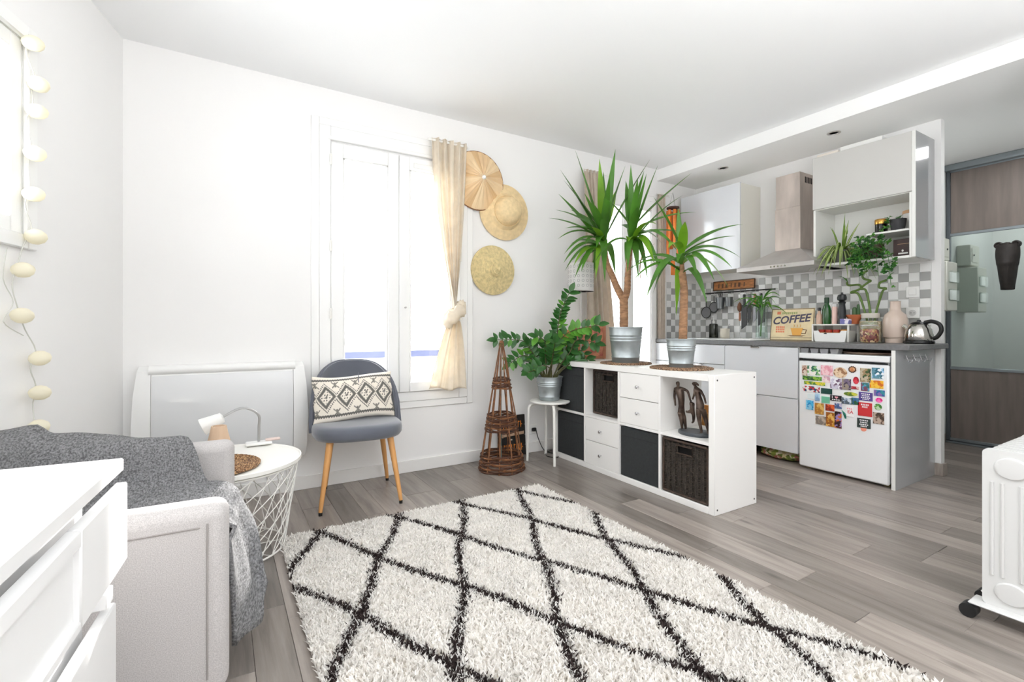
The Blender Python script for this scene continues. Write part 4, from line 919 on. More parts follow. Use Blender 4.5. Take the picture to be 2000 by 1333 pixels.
# fridge
fr=thing('fridge','white undercounter fridge with magnets on its door','fridge',(0,0,0))
FRW=mat('fridge_white',(.93,.935,.94),.3)
MB().box(3.665,1.352,.03,4.22,1.912,.80,.004).build('body',FRW,fr); MB().box(3.632,1.352,.803,4.22,1.912,.845,.006).build('top_lid',FRW,fr)
d=MB().box(3.627,1.354,.02,3.660,1.910,.79,.009).build('door',FRW,fr); MB().box(3.6265,1.36,.792,3.655,1.90,.80,.001).build('grip_recess',DARK,d)
MB().box(3.628,1.356,.790,3.645,1.376,.802,.002).build('hinge',mat('grey_hinge',(.6,.6,.6),.4),fr); MB().box(3.630,1.892,.79,3.65,1.908,.808,.002).build('hinge',BLACK,fr)
for y in(1.39,1.87): MB().lathe([(.018,0),(.018,.012),(.010,.012),(.010,.03)],12,c=(3.70,y,0)).build('foot',mat('brass_foot',(.6,.55,.4),.4),fr)
MB().box(3.70,1.36,.0,4.2,1.9,.004,0)
# magnets
MG=[((.50,.27,.20),(.74,.62,.55),(.86,.80,.74)),((.90,.92,.92),(.20,.45,.35),(.55,.75,.50),(.95,.93,.90)),((.30,.55,.22),(.55,.72,.25),(.20,.38,.20)),((.70,.75,.22),(.88,.80,.25),(.35,.55,.25)),((.93,.92,.92),(.75,.22,.25),(.20,.30,.45),(.93,.92,.92)),((.92,.68,.72),(.88,.60,.65),(.95,.80,.82)),((.90,.78,.80),(.80,.62,.68),(.93,.86,.86)),((.84,.72,.58),(.62,.45,.32),(.90,.80,.68)),((.80,.55,.36),(.86,.66,.48),(.74,.48,.30)),((.78,.12,.22),(.60,.08,.16),(.85,.25,.30)),((.62,.55,.65),(.92,.92,.95),(.45,.35,.45),(.80,.78,.85)),((.25,.20,.30),(.48,.42,.52),(.60,.55,.50)),((.70,.18,.22),(.85,.75,.72),(.62,.14,.18)),((.16,.20,.12),(.62,.52,.38),(.24,.35,.18),(.75,.70,.60)),((.62,.78,.92),(.20,.42,.50),(.92,.94,.96),(.35,.55,.62)),((.92,.66,.12),(.82,.42,.10),(.95,.76,.25)),((.30,.62,.75),(.22,.45,.45),(.50,.30,.40)),((.15,.35,.62),(.20,.55,.60),(.50,.40,.65)),((.93,.25,.62),(.85,.12,.45),(.95,.45,.72)),((.40,.62,.28),(.25,.50,.20),(.75,.85,.70)),((.45,.36,.30),(.28,.22,.18),(.72,.64,.58)),((.38,.30,.62),(.45,.38,.70),(.33,.26,.55)),((.90,.45,.42),(.94,.66,.62),(.80,.20,.22)),((.22,.28,.27),(.26,.33,.31),(.20,.25,.24)),((.93,.38,.25),(.80,.20,.15),(.96,.60,.50)),((.95,.93,.93),(.94,.90,.91),(.96,.95,.95)),((.13,.11,.14),(.17,.13,.17),(.12,.1,.13)),((.10,.32,.28),(.14,.38,.32),(.08,.26,.24)),((.35,.70,.55),(.90,.94,.92),(.45,.75,.62)),((.80,.88,.92),(.70,.82,.85),(.88,.92,.93)),((.62,.75,.88),(.70,.84,.93),(.55,.68,.82)),((.15,.55,.80),(.30,.72,.90),(.55,.80,.92)),((.80,.60,.28),(.88,.74,.42),(.70,.48,.22)),((.62,.57,.52),(.76,.70,.64),(.52,.48,.45)),((.75,.25,.14),(.88,.40,.20),(.55,.16,.10)),((.55,.62,.18),(.78,.78,.28),(.35,.48,.16)),((.55,.62,.72),(.80,.84,.88),(.35,.40,.45)),((.18,.35,.55),(.25,.45,.60),(.20,.38,.25)),((.35,.45,.62),(.75,.72,.80),(.28,.36,.55)),((.80,.58,.20),(.90,.72,.40),(.62,.36,.14)),((.45,.20,.25),(.62,.52,.75),(.85,.45,.20),(.20,.14,.16)),((.15,.48,.40),(.35,.66,.58),(.12,.40,.34))]
ML_=['brown house door magnet at the upper left of the fridge door','white and green house front magnet beside the brown door magnet','green landscape magnet under the house front magnet','yellow green strip magnet above the red patterned tile magnet','red white and navy patterned tile strip magnet','square pink magnet in the top row','pale pink tag magnet hanging under the square pink one','large round tan woven magnet in the top row','scalloped dark rimmed wooden sun magnet','small red pomegranate shaped magnet','white and mauve city tower magnet under the round tan one','dark purple night photo magnet beside the city tower','narrow red label magnet under the pomegranate','dark green garden photo magnet in the top row','pale blue landscape photo magnet at the upper right','orange yellow magnet under the pale blue landscape','teal seaside photo magnet above the purple card','deep blue reef photo magnet at the right edge','oval hot pink magnet at the right edge','green leaf magnet below the hot pink oval','brown street photo magnet, lowest at the right edge','purple card with white text lines','red illustrated card below the purple card','dark green card with white lettering, lowest of the column','round red apple magnet on the bottom of the dark card','white card magnet with red letters','black magnet with a white I and a pink heart','dark green magnet beside the red patterned tile','mint green and white magnet under the dark green one','pale blue grey magnet under the patterned tile','light blue slim magnet beside the pale blue grey one','bright blue sea magnet at the left edge','golden doorway magnet with a blue arch','grey tan basketweave magnet, lowest at left','red roof pagoda magnet in the centre','yellow green plant magnet over the skyline','grey blue skyline strip magnet','dark blue forest magnet beside the purple card','orange sun magnet in a blue frame','gold columns magnet under the red roof one','purple and rust mosaic magnet, lowest at the centre','green pennant shaped magnet beside the white card']
MP=[(1.867,.718,.037,.075),(1.805,.722,.086,.066),(1.816,.665,.128,.028),(1.8,.631,.141,.023),(1.822,.587,.116,.041),(1.718,.729,.076,.07),(1.722,.665,.051,.045),(1.633,.72,.085,.072),(1.559,.748,.051,.047),(1.538,.676,.034,.049),(1.659,.641,.073,.071),(1.595,.644,.055,.074),(1.543,.626,.045,.018),(1.483,.716,.06,.09),(1.413,.734,.066,.069),(1.421,.661,.076,.051),(1.485,.638,.048,.054),(1.405,.607,.059,.039),(1.407,.561,.038,.031),(1.413,.517,.043,.04),(1.409,.444,.061,.073),(1.482,.575,.079,.055),(1.486,.49,.081,.089),(1.492,.398,.077,.063),(1.494,.36,.033,.033),(1.575,.465,.047,.074),(1.66,.542,.071,.038),(1.72,.583,.072,.039),(1.726,.522,.053,.046),(1.821,.535,.05,.036),(1.78,.533,.031,.052),(1.832,.472,.051,.068),(1.767,.454,.06,.079),(1.758,.373,.069,.06),(1.698,.471,.057,.045),(1.57,.581,.083,.027),(1.595,.532,.059,.043),(1.542,.536,.043,.046),(1.645,.491,.045,.038),(1.696,.389,.054,.099),(1.646,.395,.042,.114),(1.61,.439,.029,.057)]
OVAL={7,9,18,19,24,35}; wpr=mat('white_print',(.95,.94,.95),.5); rpr=mat('red_print',(.80,.30,.34),.5); ppr=mat('pink_print',(.93,.66,.70),.5)
for i,(y,z,w,h) in enumerate(MP):
    t=thing('fridge_magnet',ML_[i],'magnet',(3.6268-.0006*(i%3),y,z),0,'magnets on the fridge door')
    m_=rampmat('magnet_print_%d'%i,MG[i],75 if i<21 or i>29 else 6,.45)
    if i in OVAL: pg=[(w/2*math.cos(2*PI*k/20),h/2*math.sin(2*PI*k/20)) for k in range(20)]
    elif i==8: pg=[(w/2*(1 if k%2 else .86)*math.cos(2*PI*k/24),h/2*(1 if k%2 else .86)*math.sin(2*PI*k/24)) for k in range(24)]
    elif i==41: pg=[(w/2,h/2),(-w/2,h*.05),(-w/2,-h/2),(-w*.2,-h/2)]
    else: pg=[(-w/2,-h/2),(w/2,-h/2),(w/2,h/2),(-w/2,h/2)]
    MB().prism(pg,'x',-.003,0).build('plate',m_,t,smooth=0)
    if i==8: 
        MB().prism([(q[0]*1.0,q[1]*1.0) for q in pg],'x',-.0035,-.003).build('rim',mat('dark_brown_rim',(.26,.17,.14),.5),t,smooth=0); MB().prism([(w*.33*math.cos(2*PI*k/20),h*.33*math.sin(2*PI*k/20)) for k in range(20)],'x',-.0045,-.0034).build('disc',m_,t,smooth=0)
    if i in(21,22,23):
        for k,(zz,ww) in enumerate(((.30,.8),(.08,.7),(-.14,.85),(-.33,.6)) if i!=22 else ((.34,.7),(.18,.5))):
            for j in range(5): MB().box(-.0042,-w*.42*ww+j*w*.165*ww+.002,h*zz-h*.06,-.003,-w*.42*ww+(j+.85)*w*.165*ww,h*zz+h*.06,0).build('print_stroke',wpr,t,smooth=0)
    if i==26:
        text_obj('letter','I',.024,wpr,t,at(-.0034,.022,.005)@FACE_NX,.0004,bold=.0006)
        hp=[(16*math.sin(a)**3,13*math.cos(a)-5*math.cos(2*a)-2*math.cos(3*a)-math.cos(4*a)) for a in [2*PI*k/28 for k in range(28)]]
        MB().prism([(-.004-p[0]*.0007,.006+p[1]*.0006) for p in hp],'x',-.004,-.003).build('heart',ppr,t,smooth=0)
        for j in range(4): MB().box(-.004,-.024+j*.013,-.014,-.003,-.015+j*.013,-.007,0).build('print_stroke',wpr,t,smooth=0)
    if i==25:
        text_obj('letter','EA',.030,rpr,t,at(-.0034,-.004,-.006)@FACE_NX,.0004,bold=.0004)
        for j in range(3): MB().box(-.004,-.014+j*.011,.012,-.003,-.007+j*.011,.022,0).build('print_stroke',ppr,t,smooth=0)
# things between fridge and worktop
for k in range(4):
    t=thing('storage_cup',['leftmost grey cup in the gap above the fridge','second grey cup from left in the gap above the fridge','third grey cup from left in the gap above the fridge','rightmost grey cup in the gap above the fridge'][k],'cup',(3.69,1.885-k*.066,.8455),0,'grey cups above the fridge')
    MB().prism([(-.022,0),(.022,0),(.029,.033),(-.029,.033)],'x',-.03,.03).build('body',mat('grey_plastic',(.60,.60,.61),.5),t)
tr=thing('tray','pale brown round tray lying on top of the fridge','tray',(3.88,1.53,.8455)); MB().lathe([(0,0),(.18,0),(.20,.014),(.197,.016),(.178,.004),(0,.004)],36).build('dish',mat('pale_brown_wood',(.66,.57,.50),.5,var=.1,vscale=12),tr)
# ---------------- wall units ----------------
uL=thing('wall_cabinet','grey gloss wall cabinet left of the extractor hood','cabinet',(0,0,0))
MB().box(3.972,2.59,1.56,4.268,3.225,2.325,.001).build('carcass',mat('cabinet_side_cream',(.88,.875,.84),.35),uL); bx('door',CAB,(3.95,2.588,1.557),(3.970,3.227,2.327),uL)
uR=thing('wall_cabinet','grey gloss lift up wall cabinet over an open shelf on the right','cabinet',(0,0,0))
MB().box(3.972,1.346,1.94,4.268,1.972,2.345,.001).build('upper_carcass',CARC,uR); bx('lift_door',mat('warm_grey_gloss',(.79,.785,.77),.15,coat=.5),(3.95,1.345,1.945),(3.970,1.975,2.346),uR)
bx('side_panel',EDGE,(3.955,1.955,1.50),(4.268,1.972,1.94),uR); bx('side_panel',EDGE,(3.952,1.346,1.50),(4.268,1.362,1.94),uR); bx('bottom_panel',EDGE,(3.955,1.362,1.50),(4.268,1.955,1.518),uR); bx('back_panel',EDGE,(4.25,1.362,1.518),(4.268,1.955,1.94),uR)
bx('inner_shelf',EDGE,(3.99,1.362,1.692),(4.25,1.63,1.706),uR); bx('end_panel',CABD,(3.952,1.326,1.502),(4.268,1.345,2.346),uR); bx('edge_band',EDGE,(3.947,1.3255,1.502),(3.953,1.3455,2.346),uR,.001)
tb=thing('box','flat white box lying on top of the right wall cabinet','box',(4.0,1.535,2.347)); MB().box(0,0,0,.20,.27,.045,.003).build('carton',WPLAST,tb)
tb=thing('box','long flat white carton further left on the right wall cabinet','box',(3.99,1.815,2.347)); MB().box(0,0,0,.22,.15,.03,.003).build('carton',mat('ivory_card',(.93,.90,.86),.6),tb)
# hood
hd_=thing('extractor_hood','brushed steel chimney extractor hood between the wall cabinets','extractor hood',(0,0,0))
MB().box(3.79,1.885,1.50,4.268,2.515,1.535,.002).build('canopy_rim',STEEL,hd_)
MB().add([(3.792,1.887,1.535),(3.792,2.513,1.535),(4.268,2.513,1.535),(4.268,1.887,1.535),(4.05,2.12,1.68),(4.05,2.33,1.68),(4.268,2.33,1.68),(4.268,2.12,1.68)],[(0,1,5,4),(1,2,6,5),(3,0,4,7),(4,5,6,7)]).build('canopy',STEEL,hd_,smooth=0)
CHM=mat('worn_chimney_steel',(.80,.755,.725),.45,.75,var=.16,vscale=9,stretch=(1,1,.25))
MB().box(4.05,2.12,1.68,4.268,2.33,2.03,.002).build('chimney',CHM,hd_); MB().box(4.055,2.125,2.03,4.268,2.325,2.31,.002).build('chimney_sleeve',CHM,hd_)
for i in range(5): MB().tube([(3.786,2.10+i*.028,1.517),(3.793,2.10+i*.028,1.517)],.007,10).build('button',CHROME,hd_)
for i in range(5): MB().box(4.13+i*.024,2.1235,2.23,4.144+i*.024,2.126,2.28,.001).build('vent_slot',DARK,hd_)
# ---------------- worktop objects ----------------
ZW=.9205
sk=thing('sink','white sink with drainer set in the left of the worktop','sink',(3.74,2.36,ZW))
MB().box(0,0,0,.42,.64,.010,.003).build('rim',mat('white_enamel',(.95,.95,.95),.2),sk); MB().lathe([(.15,.0105),(.14,.0108),(0,.011)],28,c=(.21,.46,0),sy=.9).build('bowl',mat('sink_shadow_steel',(.6,.6,.6),.3,.8),sk)
for i in range(6): MB().box(.06,.03+i*.035,.010,.36,.045+i*.035,.013,.001).build('drainer_rib',mat('white_enamel',(.95,.95,.95),.2),sk)
def lob(name,label,cat,loc,specs,group=None):
    t=thing(name,label,cat,loc,0,group)
    for pn,prof,m_,*k in specs: MB().lathe(prof,k[0] if k else 24).build(pn,m_,t)
    return t
GRN=mat('green_glass_bottle',(.05,.30,.08),.12,coat=.5); DGR=mat('dark_olive_glass',(.12,.13,.09),.2); LAB=mat('white_label',(.9,.9,.88),.6)
lob('soap_dispenser','dark olive soap dispenser with white pump by the sink','soap dispenser',(4.18,3.02,ZW),[('bottle',[(0,0),(.04,0),(.042,.01),(.042,.13),(.036,.145),(.014,.15),(0,.15)],DGR),('pump',[(.012,.15),(.012,.175),(.005,.178),(.005,.21),(.014,.212),(.014,.222),(0,.223)],WPLAST,14)])
cp_=lob('mug','cream mug holding a spoon beside the sink','mug',(4.10,2.84,ZW),[('cup',[(0,0),(.036,0),(.042,.02),(.044,.10),(.040,.10),(.038,.02),(0,.012)],mat('cream_ceramic',(.86,.83,.77),.3))]); MB().tube([(0,.01,.03),(-.02,-.05,.13),(-.02,-.065,.14)],.004,6).build('spoon',STEEL,cp_)
vs_=thing('glass_vase','tall clear glass vase of green leafy stems on the worktop','vase',(4.02,2.43,ZW+.012))
MB().lathe([(0,0),(.048,0),(.05,.01),(.046,.15),(.05,.27),(.047,.27),(.043,.15),(.046,.012),(0,.008)],24).build('glass',JAR,vs_)
MB().lathe([(0,.01),(.044,.012),(.042,.10),(0,.10)],20).build('water',glassmat('water_tint',(.92,.96,.94),.05),vs_)
GL=mat('bright_green_leaf',(.38,.62,.18),.4,var=.25,vscale=10,trans=.3); GL2=mat('mid_green_leaf',(.26,.50,.16),.4,var=.25,vscale=10,trans=.25)
random.seed(31)
for i in range(3): MB().tube(catmull([(.015*(i-1),.01*i,.02),(.02*(i-1),.015*(i-1),.2),(-.02+.02*i,.05*(i-1),.32+.06*(i%2))],4),.006,7).build('stem',GL2,vs_)
for i in range(22):
    g=random.uniform(0,2*PI); z0=random.uniform(.24,.36); L_=random.uniform(.12,.24); up=random.uniform(-.5,.9)
    a=Vector((.02*math.cos(g),.03*math.sin(g),z0)); e=a+Vector((L_*.7*math.cos(g),L_*math.sin(g),L_*up*.5-.03)); 
    if e.x>.20: e.x=.20
    strap(a,(a+e)/2+Vector((0,0,.07)),e,.026,GL if i%3 else GL2,vs_)
# coffee sign
cs=thing('coffee_sign','vintage cream tin sign reading COFFEE leaning on the worktop','sign',(4.03,2.19,ZW)); cs.rotation_euler=(0,math.radians(8),0)
TIN=mat('aged_cream_tin',(.89,.82,.66),.5,var=.10,vscale=12); EDG=mat('worn_sign_edge',(.40,.32,.24),.6)
MB().box(0,-.175,0,.006,.175,.27,.002).build('plate',TIN,cs)
for q in ((-.0012,-.172,.003,.0,.172,.008),(-.0012,-.172,.262,0,.172,.267),(-.0012,-.172,.008,0,-.168,.262),(-.0012,.168,.008,0,.172,.262),(-.0012,-.172,.024,0,.172,.027)): MB().box(*q,b=0).build('border_line',EDG,cs)
text_obj('letter','COFFEE',.088,mat('faded_navy_print',(.30,.28,.36),.6),cs,at(-.0016,.010,.175)@FACE_NX@Matrix.Rotation(math.radians(5),4,'Z'),.0006,shear=.25,bold=.0022)
OR=mat('faded_orange_print',(.88,.50,.36),.6); YE=mat('amber_print',(.90,.66,.30),.6); GP=mat('faded_green_print',(.62,.66,.42),.6); BP=mat('faded_brown_print',(.55,.42,.30),.6)
for r in range(3):
    for j in range(5): MB().box(-.0014,.055+j*.015,.068+r*.019,0,.066+j*.015,.082+r*.019,0).build('print_stroke',OR,cs,smooth=0)
for j in range(8): MB().box(-.0014,-.04+j*.016,.224-.002*(j%3),0,-.03+j*.016,.24,0).build('print_stroke',GP,cs,smooth=0)
MB().box(-.0014,.095,.222,0,.125,.245,0).build('emblem',OR,cs,smooth=0)
MB().prism([(.005,.105),(-.095,.105),(-.08,.045),(-.015,.045)],'x',-.0015,0).build('cup_print',YE,cs,smooth=0); MB().prism([(.03,.045),(-.12,.045),(-.09,.036),(.0,.036)],'x',-.0015,0).build('saucer_print',BP,cs,smooth=0)
MB().tube([(-.0012,-.093,.095),(-.0012,-.122,.09),(-.0012,-.115,.06),(-.0012,-.086,.062)],.004,5).build('cup_handle_print',BP,cs)
for j in range(3): MB().tube([(-.0012,-.02-j*.025,.112),(-.0012,-.026-j*.025,.122),(-.0012,-.02-j*.025,.134)],.002,4).build('steam_print',YE,cs)
# shelf riser with jars and bottles
rs_=thing('shelf_riser','white metal shelf riser on the worktop holding bottles','shelf riser',(4.06,1.865,ZW))
MB().box(-.085,-.13,.125,.085,.13,.135,.002).build('shelf',WMETAL,rs_)
for y in(-.125,.125):
    MB().box(-.085,y-.005,0,-.070,y+.005,.126,.002).build('leg',WMETAL,rs_); MB().box(.070,y-.005,0,.085,y+.005,.126,.002).build('leg',WMETAL,rs_)
bn=thing('storage_bin','white plastic bin of spice jars under the riser','bin',(4.05,1.865,ZW))
b=MB(); b.prism([(-.105,0),(.105,0),(.118,.085),(.08,.085),(.07,.068),(-.07,.068),(-.08,.085),(-.118,.085)],'x',-.075,-.072); b.prism([(-.105,0),(.105,0),(.118,.085),(-.118,.085)],'x',.068,.071); b.prism([(-.105,0),(.105,0),(.105,.003),(-.105,.003)],'x',-.072,.068)
b.add([(-.072,-.105,0),(.068,-.105,0),(.068,-.118,.085),(-.072,-.118,.085),(-.072,.105,0),(.068,.105,0),(.068,.118,.085),(-.072,.118,.085)],[(0,1,2,3),(4,5,6,7)]); b.build('bin_wall',WPLAST,bn,smooth=0)
MB().box(-.0765,.020,.058,-.075,.040,.066,.0).build('label_clip',BLACK,bn)
rl=mat('red_jar_lid',(.70,.20,.13),.4); yl=mat('amber_jar_lid',(.90,.60,.20),.4); sp_=mat('spice_jar',(.72,.45,.25),.3)
for i in range(4):
    lob('spice_jar',['leftmost red lidded spice jar in the white bin','second red lidded spice jar in the white bin','third red lidded spice jar in the white bin','amber lidded spice jar at right of the white bin'][i],'jar',(4.03,1.945-i*.052,ZW+.0035),[('jar_body',[(0,0),(.022,0),(.023,.065),(.02,.07),(0,.07)],sp_,16),('lid',[(.023,.07),(.023,.088),(.021,.09),(0,.09)],rl if i<3 else yl,16)],'spice jars in the white bin')
zr=ZW+.1355
lob('oil_bottle','slim clear bottle with dark cap on the riser left end','bottle',(4.05,1.975,zr),[('bottle',[(0,0),(.02,0),(.021,.008),(.021,.07),(.010,.09),(.010,.105),(0,.105)],mat('rose_oil_glass',(.80,.66,.58),.15),16),('cap',[(.011,.105),(.011,.13),(0,.131)],BLACK,12)])
lob('green_bottle','green glass bottle on the shelf riser','bottle',(4.06,1.925,zr),[('bottle',[(0,0),(.029,0),(.030,.01),(.030,.11),(.024,.14),(.016,.155),(.015,.19),(0,.19)],GRN,20),('cap',[(.017,.165),(.017,.205),(.015,.208),(0,.208)],mat('dark_green_cap',(.05,.22,.10),.4),16)])
lob('salt_grinder','slim pale pink shaker between green bottle and pepper mill','shaker',(4.06,1.868,zr),[('body',[(0,0),(.018,0),(.019,.005),(.019,.13),(.016,.135),(0,.135)],mat('pale_pink_salt',(.90,.76,.72),.35),18),('cap',[(.0185,.135),(.0185,.155),(0,.157)],mat('clear_cap',(.85,.85,.84),.2),16)])
lob('pepper_mill','black turned pepper mill on the shelf riser','pepper mill',(4.055,1.815,zr),[('body',[(0,0),(.030,0),(.030,.02),(.024,.05),(.028,.08),(.024,.12),(.021,.15),(.026,.165),(.016,.175)],mat('black_turned_wood',(.13,.135,.15),.35),24),('head',[(.016,.175),(.030,.185),(.032,.20),(.026,.222),(.008,.228),(.008,.24),(0,.242)],mat('black_turned_wood',(.13,.135,.15),.35),24)])
tc_=lob('terracotta_pot','terracotta bowl pot with small cactus on the riser','potted plant',(4.09,1.745,zr),[('pot',[(0,0),(.026,0),(.030,.02),(.054,.06),(.057,.07),(.052,.07),(.048,.055),(0,.05)],mat('terracotta',(.72,.40,.25),.7),24)])
MB().lathe([(0,.05),(.012,.05),(.016,.07),(.016,.11),(.010,.125),(0,.128)],12,c=(0,0,0)).build('cactus',mat('cactus_green',(.30,.42,.27),.6),tc_); MB().lathe([(0,.05),(.010,.05),(.013,.09),(.008,.145),(0,.15)],10,c=(0,-.025,0)).build('cactus',mat('dark_succulent',(.22,.36,.20),.5),tc_)
tn=thing('small_tin','small white and blue tin in front of the terracotta pot','tin',(4.0,1.765,zr)); MB().box(-.02,-.032,0,.02,.032,.038,.003).build('body',rampmat('tin_print',[(.92,.90,.93),(.45,.45,.68),(.88,.82,.88),(.94,.94,.95)],40,.4),tn)
# jars
oj=lob('oat_jar','large glass jar of pale oats holding lucky bamboo stems','jar',(4.10,1.645,ZW),[('oats',[(0,.004),(.063,.004),(.065,.02),(.065,.155),(.0,.16)],rampmat('oat_flakes',[(.86,.78,.67),(.93,.88,.80),(.80,.71,.60)],90,.9),28),('glass',[(0,0),(.067,0),(.069,.01),(.069,.165),(.055,.185),(.055,.20),(.05,.20),(.05,.185)],JAR,28),('collar',[(.0555,.178),(.058,.182),(.058,.212),(.052,.215),(.045,.214)],mat('pale_jar_lid',(.83,.81,.77),.5),28)])
BAM=mat('lucky_bamboo',(.36,.47,.20),.45,var=.2,vscale=18)
for P in ([(0,.01,.10),(.0,.035,.22),(-.01,.075,.36),(0,.13,.375),(0,.065,.40),(0,.075,.43),(0,.145,.432),(-.01,.15,.455)],[(0,-.005,.10),(0,.005,.25),(0,.03,.385),(0,.065,.40),(0,.02,.44),(0,.0,.455),(0,.045,.475),(0,.05,.51),(0,.02,.53)],[(0,-.015,.10),(0,-.04,.24),(0,-.075,.37),(0,-.10,.39),(0,-.055,.40),(0,-.06,.435),(0,-.10,.45)]):
    pp=catmull(P,6); MB().tube(pp,[.0075+.0012*(i%5==0) for i in range(len(pp))],9).build('bamboo_stem',BAM,oj)
for (y,z,dy) in ((.15,.455,.05),(.02,.53,-.06),(-.10,.45,-.05)):
    for k in range(2): strap((0,y,z),(0,y+dy*.6,z+.05),(-.03+.05*k,y+dy*(1.2-.8*k),z+.05-.03*k),.014,GL2,oj)
lob('bean_jar','glass clip jar of mixed dried beans at the front of worktop','jar',(3.96,1.595,ZW),[('beans',[(0,.004),(.050,.004),(.055,.02),(.056,.085),(.045,.098),(0,.105)],rampmat('mixed_beans',[(.55,.30,.28),(.78,.62,.42),(.42,.22,.22),(.70,.45,.35),(.66,.58,.36),(.85,.74,.58)],70,.5),28),('glass',[(0,0),(.055,0),(.060,.012),(.060,.105),(.048,.125),(.048,.135),(.045,.135)],JAR,28),('lid',[(.052,.133),(.053,.139),(.045,.15),(0,.152)],glassmat('lid_glass',(.80,.86,.84),.2),24),('clip_ring',[(.0485,.118),(.052,.12),(.052,.126),(.0485,.128)],STEEL,24)])
lob('ceramic_bottle','beige ceramic bottle vase beside the kettle','vase',(4.12,1.50,ZW),[('body',[(0,0),(.060,0),(.060,.03),(.063,.033),(.063,.036),(.070,.04),(.074,.08),(.072,.16),(.062,.20),(.036,.225),(.032,.24),(.031,.29),(.033,.295),(.027,.297),(.026,.27)],mat('beige_glaze',(.82,.745,.69),.25),32)])
kt=thing('kettle','polished steel kettle with black handle on its base, right worktop end','kettle',(4.06,1.345,ZW))
MB().lathe([(0,0),(.082,0),(.085,.006),(.082,.018),(0,.02)],32).build('power_base',BLACK,kt); MB().lathe([(.076,.021),(.079,.025),(.078,.06),(.070,.10),(.052,.128),(.03,.142),(.0,.146)],36).build('body',mat('polished_steel',(.80,.79,.77),.12,1),kt)
MB().lathe([(.05,.13),(.038,.143),(.012,.15),(.010,.160),(0,.162)],24).build('lid',BLACK,kt)
MB().tube(catmull([(-.01,-.035,.142),(-.015,-.075,.15),(-.02,-.115,.13),(-.02,-.125,.09),(-.018,-.105,.05),(-.012,-.082,.035)],6),.012,10,flat=1.1).build('handle',BLACK,kt); MB().tube([(0,.065,.10),(0,.088,.125)],[.02,.012],10).build('spout',mat('polished_steel',(.80,.79,.77),.12,1),kt)
MB().tube(catmull([(.03,-.07,.012),(-.02,-.085,.006),(-.05,-.082,.02),(-.03,-.09,.008)],5),.0035,6).build('cord',BLACK,kt)
# sockets on the tiles
for nm,lb,y,z in (('light_switch','white light switch on the right end of the tiles',1.445,1.285),('wall_socket','white socket on the tiles above the kettle',1.445,1.135)):
    t=thing(nm,lb,'switch' if 'switch' in nm else 'socket',(4.2615,y,z)); MB().box(-.010,-.04,-.04,0,.04,.04,.003).build('plate',WPLAST,t)
    if 'socket' in nm:
        MB().tube([(-.0105,.0,.0),(-.009,0,0)],.022,20).build('socket_well',mat('socket_shade',(.80,.80,.79),.5),t)
        for dy in(-.009,.009): MB().tube([(-.012,dy,0),(-.0104,dy,0)],.003,8).build('pin_hole',BLACK,t)
    else: MB().box(-.014,-.022,-.022,-.010,.022,.022,.002).build('rocker',WPLAST,t)
# ---------------- utensil rail ----------------
UR=thing('utensil_rail','black utensil rail with hooks across the tiles','rail',(4.235,0,1.375))
MB().tube([(0,2.44,0),(0,3.16,0)],.006,8).build('bar',mat('dark_steel',(.22,.22,.22),.35,.8),UR)
for y in(2.45,3.15): MB().tube([(0,y,0),(.030,y,0)],.006,8).build('bracket',mat('dark_steel',(.22,.22,.22),.35,.8),UR)
DS=mat('dark_steel',(.22,.22,.22),.35,.8); GMT=mat('grey_metal_cup',(.50,.51,.52),.35,.9); WDK=mat('walnut_handle',(.45,.28,.18),.5,var=.2,vscale=14); BRD=mat('reddish_wood_handle',(.70,.45,.33),.5)
def hookup(t,z=0): MB().tube([(.0,0,z),(-.012,0,z-.01),(-.012,0,z-.03)],.0022,5).build('hook',STEEL,t)
def ut(name,label,y,fn,cat='utensil'):
    t=thing(name,label,cat,(4.226,y,1.372)); hookup(t); fn(t); return t
def sieve(r,dz):
    def f(t):
        MB().tube([(-.012,0,-.03),(-.012,0,-dz+r)],.004,6).build('handle',DS,t); b=MB(); b.tube([(-.012,r*math.cos(2*PI*i/24),-dz+r*math.sin(2*PI*i/24)) for i in range(24)],.004,5,closed=True); b.build('rim',DS,t)
        M_=Matrix.Translation((-.012,0,-dz))@Matrix.Rotation(PI/2,4,'Y'); b=MB(M_); b.lathe([(r,0),(r*.8,.03),(r*.4,.045),(0,.05)] if False else [(r,0),(r*.8,.012),(r*.4,.018),(0,.02)],20); b.build('mesh_bowl',mat('grey_wire_mesh',(.50,.50,.51),.6),t)
    return f
ut('sieve','round grey wire sieve hanging at left end of the rail',3.13,sieve(.055,.19)); ut('ladle','round grey skimmer beside the wire sieve on the rail',3.04,sieve(.05,.14))
def cupf(t):
    MB().lathe([(0,-.16),(.034,-.16),(.045,-.05),(.042,-.05),(.032,-.155),(0,-.15)],20,c=(-.055,0,0)).build('cup',GMT,t)
    for k in range(3): MB().tube([(-.055+.01*k,.012*(k-1),-.12),(-.06+.01*k,.025*(k-1),-.01)],.005,6).build('utensil_handle',BLACK,t)
ut('utensil_cup','tall grey metal cup of black utensils hung on the rail',2.94,cupf,'cup'); 
def cup2(t): MB().lathe([(0,-.14),(.030,-.14),(.038,-.05),(.035,-.05),(.028,-.135),(0,-.13)],20,c=(-.05,0,0)).build('cup',GMT,t)
ut('utensil_cup','smaller grey metal cup right of the black utensils',2.85,cup2,'cup')
def spoons(t): 
    MB().tube([(-.014,0,-.03),(-.014,0,-.06)],.012,10).build('loop_end',WPLAST,t)
    MB().lathe([(0,-.20),(.018,-.18),(.022,-.15),(.016,-.12),(0,-.10)],14,c=(-.016,0,0)).build('wood_head',WDK,t); MB().tube([(-.014,0,-.2),(-.014,0,-.28)],.009,8).build('handle',BRD,t)
ut('wooden_spoon','dark wooden spoon with pale loop hung on the rail',2.76,spoons)
